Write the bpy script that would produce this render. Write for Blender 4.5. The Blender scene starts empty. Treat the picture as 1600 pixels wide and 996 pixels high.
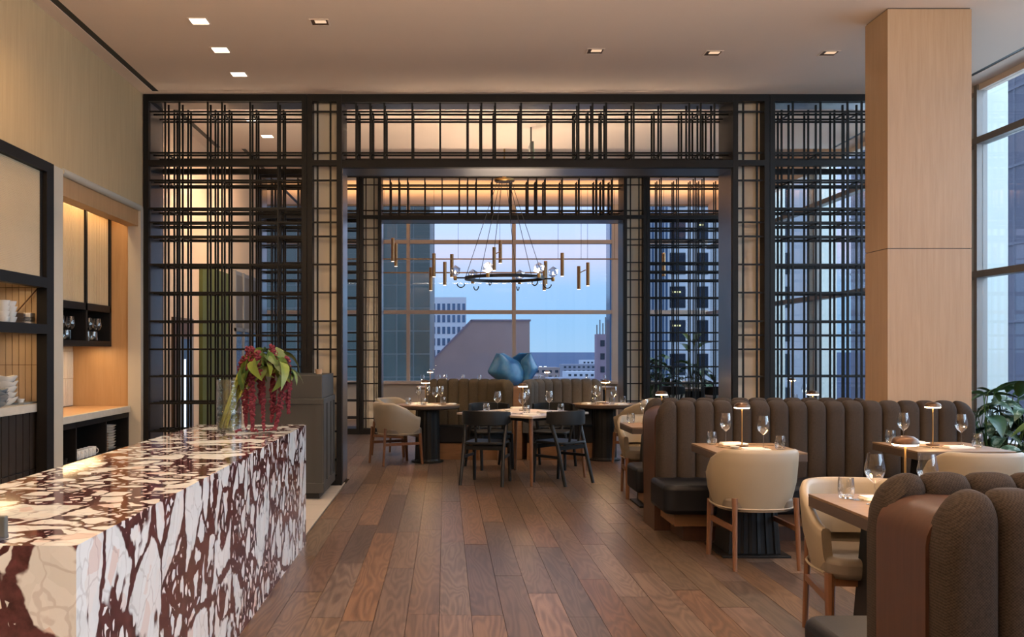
import bpy, bmesh, math, random
from mathutils import Vector, Matrix
R = math.radians
PI = math.pi
random.seed(7)
SC = bpy.context.scene
COL = SC.collection

# ------------------------------------------------------------------ camera
CAMZ = 1.45
cam_d = bpy.data.cameras.new('camera')
cam = bpy.data.objects.new('camera', cam_d); COL.objects.link(cam)
cam.location = (0, 0, CAMZ); cam.rotation_euler = (PI/2, 0, 0)
cam_d.sensor_width = 36; cam_d.lens = 36*1500/1600
cam_d.shift_x = 104/1600; cam_d.shift_y = 51/1600
cam_d.clip_start = 0.05; cam_d.clip_end = 40000
SC.camera = cam

# ------------------------------------------------------------------ dusk sky
world = bpy.data.worlds.new('dusk_sky'); SC.world = world
world.use_nodes = True
nt = world.node_tree; nt.nodes.clear()
wo = nt.nodes.new('ShaderNodeOutputWorld'); bg = nt.nodes.new('ShaderNodeBackground')
tc = nt.nodes.new('ShaderNodeTexCoord'); sx = nt.nodes.new('ShaderNodeSeparateXYZ')
rp = nt.nodes.new('ShaderNodeValToRGB')
nt.links.new(tc.outputs['Generated'], sx.inputs[0])
nt.links.new(sx.outputs['Z'], rp.inputs[0])
nt.links.new(rp.outputs[0], bg.inputs[0]); nt.links.new(bg.outputs[0], wo.inputs[0])
e = rp.color_ramp.elements
e[0].position = 0.0; e[0].color = (.25, .42, .63, 1)
e[1].position = 1.0; e[1].color = (.33, .47, .78, 1)
for p, c in ((.03, (.22, .41, .66, 1)), (.065, (.25, .43, .70, 1)), (.10, (.48, .51, .74, 1)),
             (.13, (.40, .54, .84, 1)), (.3, (.42, .57, .90, 1))):
    n = e.new(p); n.color = c
bg.inputs['Strength'].default_value = 1.42

# ------------------------------------------------------------------ exposure
SC.view_settings.view_transform = 'Standard'; SC.view_settings.look = 'None'
SC.view_settings.gamma = 1.0; SC.view_settings.use_curve_mapping = False
SC.view_settings.exposure = 0.12

# ------------------------------------------------------------------ interior lamps and added lights outside the builders of the fixtures
def light(name, kind, loc, power, color, rot=(0, 0, 0), **kw):
    d = bpy.data.lights.new(name, kind); d.energy = power; d.color = color
    for k, v in kw.items(): setattr(d, k, v)
    o = bpy.data.objects.new(name, d); COL.objects.link(o)
    o.location = loc; o.rotation_euler = rot
    return o
WARM = (1.0, .66, .38)
WARM2 = (1.0, .76, .55)
# unseen up-facing lights added without fittings to brighten the ceiling
for i, (x, y, z, p) in enumerate(((-1.2, -2.2, 2.9, 180), (2.6, -2.2, 2.9, 180), (-1.0, 1.6, 2.9, 170), (2.8, 1.6, 2.9, 150), (-.6, 5.0, 3.55, 90), (1.6, 5.0, 3.55, 90), (3.9, 5.0, 3.55, 90))):
    light('room_uplight', 'AREA', (x, y, z), p, WARM2, (PI, 0, 0), shape='DISK', size=1.4)
# wall washer over the left wall
light('wall_washer_light', 'AREA', (-2.75, 5.6, 4.18), 55, (1, .68, .34), (0, R(-38), 0), shape='RECTANGLE', size=.12, size_y=3.4)
# warm LED strips of the service niches
for (x, y, z, p, ly) in ((-3.55, 7.3, 1.955, 2.5, 1.2), (-3.55, 7.3, 1.585, 2.5, 1.2), (-3.70, 9.25, 1.495, 9, 1.9), (-3.455, 9.25, 2.915, 7, 1.9), (-3.60, 7.2, 2.92, 3, 1.3)):
    light('niche_strip_light', 'AREA', (x, y, z), p, (1, .66, .33), (0, 0, 0), shape='RECTANGLE', size=.05 if z > 2.9 else .16, size_y=ly)
# added blue area light outside the right-hand windows boosting the dusk daylight
light('window_daylight', 'AREA', (8.2, 7.5, 4.0), 2300, (.60, .80, 1.0), (0, R(66), 0), shape='RECTANGLE', size=5.0, size_y=27)
# added up-facing lights above the front screen header, brighten the ceiling behind
light('header_uplight', 'AREA', (1.0, 10.86, 3.56), 44, WARM2, (R(160), 0, 0), shape='RECTANGLE', size=4.0, size_y=.06)
light('left_header_uplight', 'AREA', (-2.4, 10.86, 3.56), 14, WARM2, (R(160), 0, 0), shape='RECTANGLE', size=1.5, size_y=.06)
# orange cove over the rear window wall
light('rear_cove_light', 'AREA', (1.2, 18.3, 3.75), 120, (1, .52, .20), (R(180), 0, 0), shape='RECTANGLE', size=8.6, size_y=1.2)

# ------------------------------------------------------------------ materials
MATS = {}
class NT:
    def __init__(s, name):
        m = bpy.data.materials.new(name); m.use_nodes = True
        s.m = m; s.t = m.node_tree; s.t.nodes.clear()
        s.out = s.n('ShaderNodeOutputMaterial'); MATS[name] = m
    def n(s, typ, **kw):
        nd = s.t.nodes.new(typ)
        for k, v in kw.items():
            if k.startswith('i_'):
                key = k[2:]
                key = int(key) if key.isdigit() else key.replace('_', ' ')
                nd.inputs[key].default_value = v
            else: setattr(nd, k, v)
        return nd
    def l(s, a, b): s.t.links.new(a, b)
    def ramp(s, fac, stops, interp='LINEAR'):
        r = s.n('ShaderNodeValToRGB'); r.color_ramp.interpolation = interp
        el = r.color_ramp.elements
        el[0].position, el[0].color = stops[0][0], (*stops[0][1], 1)
        el[1].position, el[1].color = stops[-1][0], (*stops[-1][1], 1)
        for p, c in stops[1:-1]:
            q = el.new(p); q.color = (*c, 1)
        s.l(fac, r.inputs[0]); return r.outputs[0]
    def mixc(s, fac, a, b, mode='MIX'):
        m = s.n('ShaderNodeMix', data_type='RGBA', blend_type=mode)
        if hasattr(fac, 'links'): s.l(fac, m.inputs[0])
        else: m.inputs[0].default_value = fac
        for k, v in ((6, a), (7, b)):
            if hasattr(v, 'links'): s.l(v, m.inputs[k])
            else: m.inputs[k].default_value = (*v, 1)
        return m.outputs[2]
    def math(s, op, a, b=None, c=None):
        m = s.n('ShaderNodeMath', operation=op)
        for k, v in enumerate((a, b, c)):
            if v is None: continue
            if hasattr(v, 'links'): s.l(v, m.inputs[k])
            else: m.inputs[k].default_value = v
        return m.outputs[0]
    def pos(s, scale=(1, 1, 1), rnd=0, rot=(0, 0, 0)):
        g = s.n('ShaderNodeNewGeometry'); v = g.outputs['Position']
        if rnd:
            oi = s.n('ShaderNodeObjectInfo')
            cb = s.n('ShaderNodeCombineXYZ')
            k = s.math('MULTIPLY', oi.outputs['Random'], rnd)
            s.l(k, cb.inputs[0]); s.l(k, cb.inputs[1]); s.l(k, cb.inputs[2])
            a = s.n('ShaderNodeVectorMath', operation='ADD'); s.l(v, a.inputs[0]); s.l(cb.outputs[0], a.inputs[1]); v = a.outputs[0]
        m = s.n('ShaderNodeMapping'); m.inputs['Scale'].default_value = scale; m.inputs['Rotation'].default_value = rot
        s.l(v, m.inputs[0]); return m.outputs[0]
    def noise(s, vec, scale, detail=4, rough=.55, dist=0):
        n = s.n('ShaderNodeTexNoise'); n.inputs['Scale'].default_value = scale; n.inputs['Detail'].default_value = detail
        n.inputs['Roughness'].default_value = rough; n.inputs['Distortion'].default_value = dist
        s.l(vec, n.inputs['Vector']); return n.outputs[0], n.outputs[1]
    def bump(s, h, strength=.2, dist=.01):
        b = s.n('ShaderNodeBump'); b.inputs['Strength'].default_value = strength; b.inputs['Distance'].default_value = dist
        s.l(h, b.inputs['Height']); return b.outputs[0]
    def principled(s, color, rough=.5, metal=0, normal=None, spec=None, coat=0, emit=None, estr=0, trans=0):
        p = s.n('ShaderNodeBsdfPrincipled')
        for key, v in (('Base Color', color), ('Roughness', rough), ('Metallic', metal), ('Normal', normal), ('Specular IOR Level', spec),
                       ('Coat Weight', coat), ('Transmission Weight', trans)):
            if v is None: continue
            if hasattr(v, 'links'): s.l(v, p.inputs[key])
            elif key == 'Base Color': p.inputs[key].default_value = (*v, 1)
            else: p.inputs[key].default_value = v
        if emit: p.inputs['Emission Color'].default_value = (*emit, 1); p.inputs['Emission Strength'].default_value = estr
        s.l(p.outputs[0], s.out.inputs[0]); return p

def plain(name, color, rough=.5, metal=0, var=.06, vscale=3, bump=0, bscale=80, spec=None, coat=0):
    t = NT(name); v = t.pos()
    f, _ = t.noise(v, vscale, 3)
    c = t.mixc(f, tuple(max(0, x*(1-var)) for x in color), tuple(min(1, x*(1+var)) for x in color))
    nm = None
    if bump:
        h, _ = t.noise(v, bscale, 2); nm = t.bump(h, bump, .004)
    t.principled(c, rough, metal, nm, spec, coat)
    return t.m

def emitter(name, color, strength):
    t = NT(name); em = t.n('ShaderNodeEmission'); em.inputs[0].default_value = (*color, 1); em.inputs[1].default_value = strength
    t.l(em.outputs[0], t.out.inputs[0]); return t.m

def glassy(name, tint=(1, 1, 1), refl=.9, base=.04, power=3.0, rough=.0, bump=0):
    t = NT(name); tr = t.n('ShaderNodeBsdfTransparent'); tr.inputs[0].default_value = (*tint, 1)
    gl = t.n('ShaderNodeBsdfGlossy'); gl.inputs['Roughness'].default_value = rough
    lw = t.n('ShaderNodeLayerWeight'); lw.inputs[0].default_value = .5
    f = t.math('POWER', lw.outputs['Facing'], power); f = t.math('MULTIPLY_ADD', f, refl-base, base)
    if bump:
        h, _ = t.noise(t.pos(), 26, 3); nm = t.bump(h, bump, .02); t.l(nm, gl.inputs['Normal']); t.l(nm, lw.inputs['Normal'])
    mx = t.n('ShaderNodeMixShader'); t.l(f, mx.inputs[0]); t.l(tr.outputs[0], mx.inputs[1]); t.l(gl.outputs[0], mx.inputs[2])
    t.l(mx.outputs[0], t.out.inputs[0]); return t.m

def wood(name, c1, c2, axis='Z', rough=.45, scale=1.0, rnd=5.0, bump=.05, coat=0, vary=0):
    t = NT(name)
    s = {'X': (1.2, 22, 22), 'Y': (22, 1.2, 22), 'Z': (22, 22, 1.2)}[axis]
    v = t.pos(tuple(k*scale for k in s), rnd)
    f, _ = t.noise(v, 1.6, 6, .62, .6)
    c = t.ramp(f, [(.25, c1), (.75, c2)])
    if vary:
        oi = t.n('ShaderNodeObjectInfo')
        k = t.math('MULTIPLY_ADD', oi.outputs['Random'], vary, 1-vary/2)
        hs = t.n('ShaderNodeHueSaturation'); t.l(k, hs.inputs['Value']); t.l(c, hs.inputs['Color']); c = hs.outputs[0]
    t.principled(c, rough, 0, t.bump(f, bump, .004), None, coat); return t.m

def plank_material():
    t = NT('plank_oak')
    oi = t.n('ShaderNodeObjectInfo')
    v = t.pos((6.5, .75, 1), 37)
    n1, _ = t.noise(v, 1.0, 2, .45, .25)
    ctr = t.math('SINE', t.math('MULTIPLY', n1, 95.0))            # contour lines of the noise: cathedral grain
    ctr = t.math('MULTIPLY_ADD', ctr, .5, .5)
    fv = t.pos((85, 2.4, 1), 11); f2, _ = t.noise(fv, 2.0, 4, .6)
    lv = t.pos((2.5, .9, 1), 23); lo, _ = t.noise(lv, 1.2, 2)
    g = t.math('MULTIPLY_ADD', ctr, .30, t.math('MULTIPLY_ADD', f2, .40, t.math('MULTIPLY', lo, .30)))
    c = t.ramp(g, [(.25, (.040, .025, .0175)), (.5, (.088, .055, .038)), (.78, (.142, .092, .063))])
    k = t.math('MULTIPLY_ADD', oi.outputs['Random'], .70, .68)
    hue = t.math('MULTIPLY_ADD', t.math('FRACT', t.math('MULTIPLY', oi.outputs['Random'], 7.3)), .020, .490)
    sat = t.math('MULTIPLY_ADD', t.math('FRACT', t.math('MULTIPLY', oi.outputs['Random'], 13.7)), .45, .80)
    hs = t.n('ShaderNodeHueSaturation'); t.l(k, hs.inputs['Value']); t.l(hue, hs.inputs['Hue']); t.l(sat, hs.inputs['Saturation']); t.l(c, hs.inputs['Color'])
    t.principled(hs.outputs[0], .34, 0, t.bump(f2, .08, .001)); return t.m

def marble_material():
    t = NT('viola_marble')
    base = t.pos((1, 1, 1), 0, (R(14), R(8), R(20)))
    _, dn = t.noise(base, 2.6, 4, .6)
    sub = t.n('ShaderNodeVectorMath', operation='SUBTRACT'); t.l(dn, sub.inputs[0]); sub.inputs[1].default_value = (.5, .5, .5)
    scl = t.n('ShaderNodeVectorMath', operation='SCALE'); t.l(sub.outputs[0], scl.inputs[0]); scl.inputs['Scale'].default_value = .20
    add = t.n('ShaderNodeVectorMath', operation='ADD'); t.l(base, add.inputs[0]); t.l(scl.outputs[0], add.inputs[1])
    mp = t.n('ShaderNodeMapping'); mp.inputs['Scale'].default_value = (1.15, 1.05, .70); t.l(add.outputs[0], mp.inputs[0])
    def vor(scale, feat='DISTANCE_TO_EDGE'):
        n = t.n('ShaderNodeTexVoronoi', feature=feat); n.inputs['Scale'].default_value = scale; n.inputs['Randomness'].default_value = 1
        t.l(mp.outputs[0], n.inputs['Vector']); return n
    big, mid, small = vor(3.4), vor(8.5), vor(19)
    dens, _ = t.noise(base, 2.3, 3, .6)
    th, _ = t.noise(base, 6.5, 4, .6)
    def step(v, lo, hi, inv=False):
        m = t.n('ShaderNodeMapRange', interpolation_type='SMOOTHSTEP'); t.l(v, m.inputs[0])
        for k, q in ((1, lo), (2, hi)):
            if hasattr(q, 'links'): t.l(q, m.inputs[k])
            else: m.inputs[k].default_value = q
        m.inputs[3].default_value, m.inputs[4].default_value = (1, 0) if inv else (0, 1)
        return m.outputs[0]
    def edge(v, w): return step(v.outputs['Distance'], w, t.math('ADD', w, .025), True)
    def cellrnd(scale):
        n = vor(scale, 'F1'); s = t.n('ShaderNodeSeparateColor'); t.l(n.outputs['Color'], s.inputs[0]); return s.outputs[1]
    wb = t.math('MULTIPLY_ADD', th, .16, -.045)
    wm = t.math('MULTIPLY_ADD', th, .30, -.060)
    ws = t.math('MULTIPLY_ADD', th, .34, -.020)
    e_small = edge(small, ws); e_mid = edge(mid, wm); e_big = edge(big, wb)
    sub = step(cellrnd(8.5), .52, .53); inner = t.math('MAXIMUM', e_mid, t.math('MULTIPLY', sub, e_small))
    subb = step(cellrnd(3.4), .62, .63); thin = edge(mid, t.math('MULTIPLY_ADD', th, .10, -.035))
    outer = t.math('MAXIMUM', e_big, t.math('MULTIPLY', subb, inner)); outer = t.math('MAXIMUM', outer, t.math('MULTIPLY', thin, .22))
    mask = step(dens, .50, .53)
    mf = t.n('ShaderNodeMix', data_type='FLOAT'); t.l(mask, mf.inputs[0]); t.l(outer, mf.inputs[2]); t.l(inner, mf.inputs[3])
    f = mf.outputs[0]
    cell = vor(11.5, 'F1'); bc = t.n('ShaderNodeSeparateColor'); t.l(cell.outputs['Color'], bc.inputs[0])
    white = t.ramp(bc.outputs[0], [(0, (.62, .68, .69)), (.6, (.74, .80, .82)), (.9, (.71, .72, .71)), (1, (.66, .54, .50))])
    cl, _ = t.noise(base, 6, 5, .6)
    white = t.mixc(t.math('MULTIPLY', cl, .35), white, (.58, .60, .60))
    dk, _ = t.noise(base, 24, 4, .6)
    dark = t.ramp(dk, [(.3, (.030, .008, .010)), (.7, (.115, .035, .040))])
    c = t.mixc(f, white, dark)
    t.principled(c, .07, 0, None, .5, .0); return t.m

plank_material(); marble_material()
plain('ceiling_paint', (0.72, 0.6, 0.505), .85, var=.02)
plain('dark_floor_base', (.02, .014, .01), .9)
plain('floor_tile', (.34, .30, .26), .45, var=.1)
plain('black_bronze', (.007, .006, .0055), .5, .0, var=.3, spec=.25)
plain('dark_metal_soffit', (.16, .16, .17), .28, .85, var=.2)
plain('cream_panel', (0.74, 0.68, 0.57), .6, var=.03)
plain('pale_trim', (.42, .38, .31), .6, var=.04)
plain('warm_mullion', (0.4, 0.36, 0.32), .55, var=.04)
plain('dark_mullion', (0.23, 0.215, 0.205), .5, .2, var=.05)
plain('white_fin', (0.5, 0.54, 0.51), .5, var=.02)
plain('charcoal_paint', (0.034, 0.034, 0.031), .5, var=.06)
plain('black_leather', (.0045, .0052, .0075), .5, var=.2, bump=.12, bscale=160, spec=.22)
plain('cream_leather', (0.25, 0.205, 0.145), .45, var=.05, bump=.1, bscale=180)
plain('tan_leather', (0.13, 0.105, 0.08), .5, var=.06, bump=.1, bscale=180)
plain('black_wood', (.0065, .0072, .008), .42, var=.25, spec=.3)
plain('white_ceramic', (.72, .70, .65), .25, var=.04)
plain('tan_ceramic', (.40, .27, .17), .35, var=.08)
plain('grey_ceramic', (.22, .24, .25), .35, var=.1)
plain('linen', (.72, .68, .60), .8, var=.05, bump=.2, bscale=200)
plain('cutlery_steel', (.5, .48, .45), .22, 1)
plain('brass', (.46, .28, .11), .32, 1, var=.1)
plain('bronze_tube', (0.36, 0.22, 0.11), .4, .8, var=.1)
plain('lamp_bronze', (.10, .055, .032), .35, .7, var=.1)
plain('black_cable', (.01, .01, .01), .5)
plain('ribbed_glass', (.60, .47, .30), .22, var=.06)
plain('pink_tile', (.56, .42, .29), .16, var=.1, vscale=9)
plain('white_tile', (.58, .55, .50), .18, var=.06)
plain('dark_tile', (.030, .024, .021), .3, var=.4, vscale=20)
plain('grout', (0.17, 0.115, 0.07), .9)
plain('stone_edge', (.46, .43, .37), .5, var=.18, vscale=14)
plain('green_panel', (0.075, 0.085, 0.014), .6, var=.05)
plain('brown_panel', (.10, .05, .028), .5, var=.1)
plain('peach_wall', (0.6, 0.42, 0.28), .75, var=.03)
plain('rear_wall', (.56, .50, .42), .75, var=.03)
plain('leaf_green', (0.05, 0.105, 0.026), .42, var=.45, vscale=9)
plain('leaf_lime', (0.115, 0.165, 0.028), .45, var=.35, vscale=12)
plain('leaf_dark', (.020, .060, .030), .35, var=.5, vscale=14)
def variegated():
    t = NT('leaf_variegated'); v = t.pos((1, 1, 1), 9); f, _ = t.noise(v, 22, 4, .65, .5)
    c = t.ramp(f, [(.40, (.016, .05, .026)), (.52, (.05, .12, .07)), (.62, (.26, .34, .27))]); t.principled(c, .38, 0, None, .4)
variegated()
plain('stem_green', (0.3, 0.33, 0.05), .5, var=.3, vscale=20)
plain('amaranth_red', (0.12, 0.006, 0.016), .75, var=.55, vscale=60)
plain('planter_dark', (.03, .028, .026), .5)
plain('chandelier_black', (.012, .013, .016), .35, .6)
plain('till_grey', (.09, .10, .10), .5)
wood('oak_cladding', (.285, .185, .105), (.355, .24, .145), 'Z', .5, 1.0, 0)
wood('wall_cloth', (.40, .285, .150), (.48, .35, .19), 'Z', .8, .8, 0, .1)
wood('niche_oak', (.36, .20, .085), (.44, .26, .12), 'Z', .45, 1.0, 0)
wood('shelf_oak', (.40, .22, .10), (.52, .30, .14), 'Y', .4, 1.0, 0)
wood('walnut_spine', (.036, .015, .008), (.066, .028, .016), 'Z', .38, 1.0, 3)
wood('plinth_wood', (.16, .075, .032), (.25, .125, .055), 'X', .45, 1.0, 3)
wood('leg_walnut', (.10, .042, .018), (.165, .072, .032), 'Z', .4, 1.4, 3)
wood('table_oak', (.12, .075, .043), (.21, .133, .075), 'X', .38, 1.0, 6)
plain('table_edge', (.06, .043, .034), .45, var=.15)
wood('pale_table', (.30, .245, .20), (.40, .33, .275), 'X', .3, 1.0, 6)
def fabric(name, c1, c2, cell):
    t = NT(name); v = t.pos()
    v2 = t.pos((1, 0, 1)); ck = t.n('ShaderNodeTexChecker'); ck.inputs['Scale'].default_value = cell; t.l(v2, ck.inputs[0])
    f, _ = t.noise(v, 130, 2); g = t.math('MULTIPLY_ADD', f, .75, t.math('MULTIPLY', ck.outputs['Fac'], .25))
    c = t.ramp(g, [(.2, c1), (.8, c2)])
    t.principled(c, .9, 0, t.bump(g, .35, .003), .2); return t.m
fabric('taupe_weave', (.017, .013, .011), (.050, .038, .031), 230)
fabric('olive_weave', (.032, .025, .015), (.080, .062, .040), 230)
fabric('grey_weave', (.036, .033, .030), (.090, .083, .075), 230)
def sculpture_mat():
    t = NT('blue_glaze'); v = t.pos(); f, _ = t.noise(v, 5, 4, .6, .4)
    c = t.ramp(f, [(.3, (.015, .085, .26)), (.55, (.04, .18, .40)), (.8, (.16, .34, .50))])
    t.principled(c, .3, 0, None, .5); return t.m
sculpture_mat()
glassy('window_glass', (.985, .99, .99), .75, .015, 4.0)
glassy('drink_glass', (.96, .96, .95), .95, .09, 1.7)
glassy('vase_glass', (.93, .95, .92), .95, .10, 1.5, bump=.45)
glassy('water', (.85, .88, .55), .8, .06, 2.5)
glassy('globe_glass', (.80, .84, .90), .95, .18, 1.4)
emitter('lamp_glow', (1, .60, .28), 125)
emitter('downlight_glow', (1, .80, .58), 7)
emitter('gimbal_glow', (1, .66, .42), .9)
emitter('bulb_glow', (1, .72, .42), 14)
emitter('tube_glow', (1, .75, .48), 5)
emitter('strip_glow', (.80, .90, 1), 2.2)
emitter('exit_green', (.05, .8, .35), 1.2)
emitter('office_light', (.9, .95, .55), .9)
# exterior
plain('tower_wall', (0.22, 0.22, 0.2), .5, var=.08, vscale=.3)
plain('tower_pane', (0.1, 0.115, 0.1), .15, .3, var=.35, vscale=.25)
plain('pale_concrete', (0.78, 0.77, 0.76), .7, var=.06, vscale=.2)
plain('white_concrete', (0.744, 0.768, 0.792), .7, var=.06, vscale=.2)
plain('blue_pane', (.10, .17, .28), .15, .3, var=.3, vscale=.3)
plain('dark_pane', (.035, .045, .065), .15, .2, var=.4, vscale=.4)
plain('brown_brick', (0.64, 0.42, 0.36), .8, var=.12, vscale=.4)
plain('mauve_brick', (0.416, 0.304, 0.352), .8, var=.12, vscale=.6)
plain('violet_facade', (0.3, 0.285, 0.33), .35, .1, var=.08, vscale=.1)
plain('violet_joint', (0.36, 0.345, 0.39), .5, .1)
plain('city_grey', (.36, .36, .40), .8, var=.2, vscale=.1)
plain('city_tan', (.40, .30, .26), .8, var=.2, vscale=.1)
plain('far_land', (0.085, 0.14, 0.24), .9, var=.35, vscale=.02)  # distance haze is put into the blue base colour

# ------------------------------------------------------------------ mesh helpers
class MB:
    def __init__(s): s.v = []; s.f = []
    def add(s, vs, fs):
        o = len(s.v); s.v += [tuple(p) for p in vs]; s.f += [tuple(i+o for i in q) for q in fs]; return s
    def box(s, x0, x1, y0, y1, z0, z1, m=None):
        vs = [Vector(p) for p in ((x0,y0,z0),(x1,y0,z0),(x1,y1,z0),(x0,y1,z0),(x0,y0,z1),(x1,y0,z1),(x1,y1,z1),(x0,y1,z1))]
        if m is not None: vs = [m @ p for p in vs]
        return s.add(vs, [(0,3,2,1),(4,5,6,7),(0,1,5,4),(1,2,6,5),(2,3,7,6),(3,0,4,7)])
    def bar(s, a, b, w, h=None):
        a, b = Vector(a), Vector(b); h = h or w; d = (b-a); L = d.length; q = d.to_track_quat('Z', 'Y').to_matrix().to_4x4()
        return s.box(-w/2, w/2, -h/2, h/2, 0, L, Matrix.Translation(a) @ q)
    def prism(s, poly, z0, z1, axis='Z'):
        n = len(poly)
        def P(a, b, c): return {'Z': (a, b, c), 'Y': (a, c, b), 'X': (c, a, b)}[axis]
        vs = [P(a, b, z0) for a, b in poly]+[P(a, b, z1) for a, b in poly]
        fs = [tuple(range(n-1, -1, -1)), tuple(range(n, 2*n))]+[(i, (i+1) % n, n+(i+1) % n, n+i) for i in range(n)]
        return s.add(vs, fs)
    def lathe(s, prof, n=20, c=(0, 0, 0), capb=False, capt=False):
        vs = []; fs = []
        for r, z in prof:
            for k in range(n):
                a = 2*PI*k/n; vs.append((c[0]+r*math.cos(a), c[1]+r*math.sin(a), c[2]+z))
        for i in range(len(prof)-1):
            for k in range(n):
                k2 = (k+1) % n; fs.append((i*n+k, i*n+k2, (i+1)*n+k2, (i+1)*n+k))
        if capb: fs.append(tuple(range(n-1, -1, -1)))
        if capt: b = (len(prof)-1)*n; fs.append(tuple(b+k for k in range(n)))
        return s.add(vs, fs)
    def tube(s, path, rad, n=8, cap=True):
        path = [Vector(p) for p in path]; N = len(path); vs = []; fs = []
        up = Vector((0, 0, 1))
        for i, p in enumerate(path):
            d = (path[min(i+1, N-1)]-path[max(i-1, 0)]).normalized()
            a = d.cross(up)
            if a.length < 1e-3: a = d.cross(Vector((1, 0, 0)))
            a.normalize(); b = d.cross(a)
            r = rad(i/(N-1)) if callable(rad) else rad
            for k in range(n):
                t = 2*PI*k/n; vs.append(p+a*(r*math.cos(t))+b*(r*math.sin(t)))
        for i in range(N-1):
            for k in range(n):
                k2 = (k+1) % n; fs.append((i*n+k, (i+1)*n+k, (i+1)*n+k2, i*n+k2))
        if cap: fs += [tuple(range(n)), tuple((N-1)*n+k for k in range(n-1, -1, -1))]
        return s.add(vs, fs)
    def grid(s, fn, nu, nv, closeu=False):
        vs = [fn(i/(nu if closeu else nu-1), j/(nv-1)) for j in range(nv) for i in range(nu)]
        fs = []
        for j in range(nv-1):
            for i in range(nu if closeu else nu-1):
                i2 = (i+1) % nu; fs.append((j*nu+i, j*nu+i2, (j+1)*nu+i2, (j+1)*nu+i))
        return s.add(vs, fs)
    def mesh(s, name, mat, smooth=True, angle=35):
        me = bpy.data.meshes.new(name); me.from_pydata(s.v, [], s.f)
        bm = bmesh.new(); bm.from_mesh(me); bmesh.ops.recalc_face_normals(bm, faces=bm.faces); bm.to_mesh(me); bm.free()
        me.materials.append(MATS[mat])
        if smooth:
            me.polygons.foreach_set('use_smooth', [True]*len(me.polygons)); me.set_sharp_from_angle(angle=R(angle))
        me.update(); return me
    def build(s, name, mat, parent=None, smooth=True, angle=35, bevel=0, seg=2, loc=None):
        return link(name, s.mesh(name, mat, smooth, angle), parent, bevel, seg, loc)

def link(name, me, parent=None, bevel=0, seg=2, loc=None, rotz=0, scale=None):
    o = bpy.data.objects.new(name, me); COL.objects.link(o); o.parent = parent
    if loc: o.location = loc
    if rotz: o.rotation_euler = (0, 0, rotz)
    if scale: o.scale = scale
    if bevel:
        m = o.modifiers.new('bevel', 'BEVEL'); m.width = bevel; m.segments = seg; m.limit_method = 'ANGLE'; m.angle_limit = R(40)
    return o

def bxo(name, mat, parent, x0, x1, y0, y1, z0, z1, bevel=0, seg=2):
    return MB().box(x0, x1, y0, y1, z0, z1).build(name, mat, parent, False, bevel=bevel, seg=seg)

UNIT = {}
def unit(mat):
    if mat not in UNIT: UNIT[mat] = MB().box(-.5, .5, -.5, .5, -.5, .5).mesh('unit_'+mat, mat, False)
    return UNIT[mat]
def piece(name, mat, parent, x0, x1, y0, y1, z0, z1):
    """cheap box piece that shares mesh data"""
    return link(name, unit(mat), parent, loc=((x0+x1)/2, (y0+y1)/2, (z0+z1)/2), scale=(x1-x0, y1-y0, z1-z0))

def tag(o, label, cat, group=None):
    o['label'] = label; o['category'] = cat
    if group: o['group'] = group
    return o
def thing(name, label, cat, loc=(0, 0, 0), rotz=0, group=None):
    o = bpy.data.objects.new(name, None); COL.objects.link(o); o.empty_display_size = .1
    o.location = loc; o.rotation_euler = (0, 0, rotz)
    return tag(o, label, cat, group)
def struct(o): o['kind'] = 'structure'; return o
def stuff(o): o['kind'] = 'stuff'; return o
def dup(root, loc, rotz, label, group=None):
    r = root.copy(); COL.objects.link(r); r.location = loc; r.rotation_euler = (0, 0, rotz); r['label'] = label
    if group: r['group'] = group
    elif 'group' in r: del r['group']
    for ch in list(root.children):
        c = ch.copy(); COL.objects.link(c); c.parent = r
        for g in list(ch.children):
            d = g.copy(); COL.objects.link(d); d.parent = c
    return r
USED = set()
class Proto:
    """first use moves the prototype itself, later uses copy it"""
    def __init__(s, root): s.root = root; s.used = False
    def put(s, loc, rotz, label, group=None):
        if not s.used:
            s.used = True; r = s.root; r.location = loc; r.rotation_euler = (0, 0, rotz); r['label'] = label
            if group: r['group'] = group
            return r
        g = dup(s.root, loc, rotz, label, group); return g
def rrect(x0, x1, y0, y1, r, n=5, corners=(1, 1, 1, 1)):
    pts = []
    for k, (cx, cy, a0) in enumerate(((x1-r, y1-r, 0), (x0+r, y1-r, 90), (x0+r, y0+r, 180), (x1-r, y0+r, 270))):
        if corners[k]:
            for i in range(n+1): a = R(a0+90*i/n); pts.append((cx+r*math.cos(a), cy+r*math.sin(a)))
        else:
            pts.append(((x1, y1), (x0, y1), (x0, y0), (x1, y0))[k])
    return pts
CEIL = 4.226; CEIL2 = 4.55; YF = -5.0; YW = 20.3; XL = -3.27; XR = 5.55; YSTEP = 13.1
# ================================================================== floor
floor = struct(bxo('floor', 'dark_floor_base', None, -4.2, XR+.1, YF, YW+.2, -.12, -.022))
PW = .176
planks = []
rs = random.Random(3)
col = 0
x = -1.09
while x < XR-.02:
    x1 = min(x+PW, XR)
    y = YF - rs.random()*1.6
    while y < YW:
        L = rs.uniform(1.15, 2.5); y1 = min(y+L, YW)
        if y1 > YF: planks.append((x, x1, max(y, YF), y1))
        y = y1
    x += PW
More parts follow.
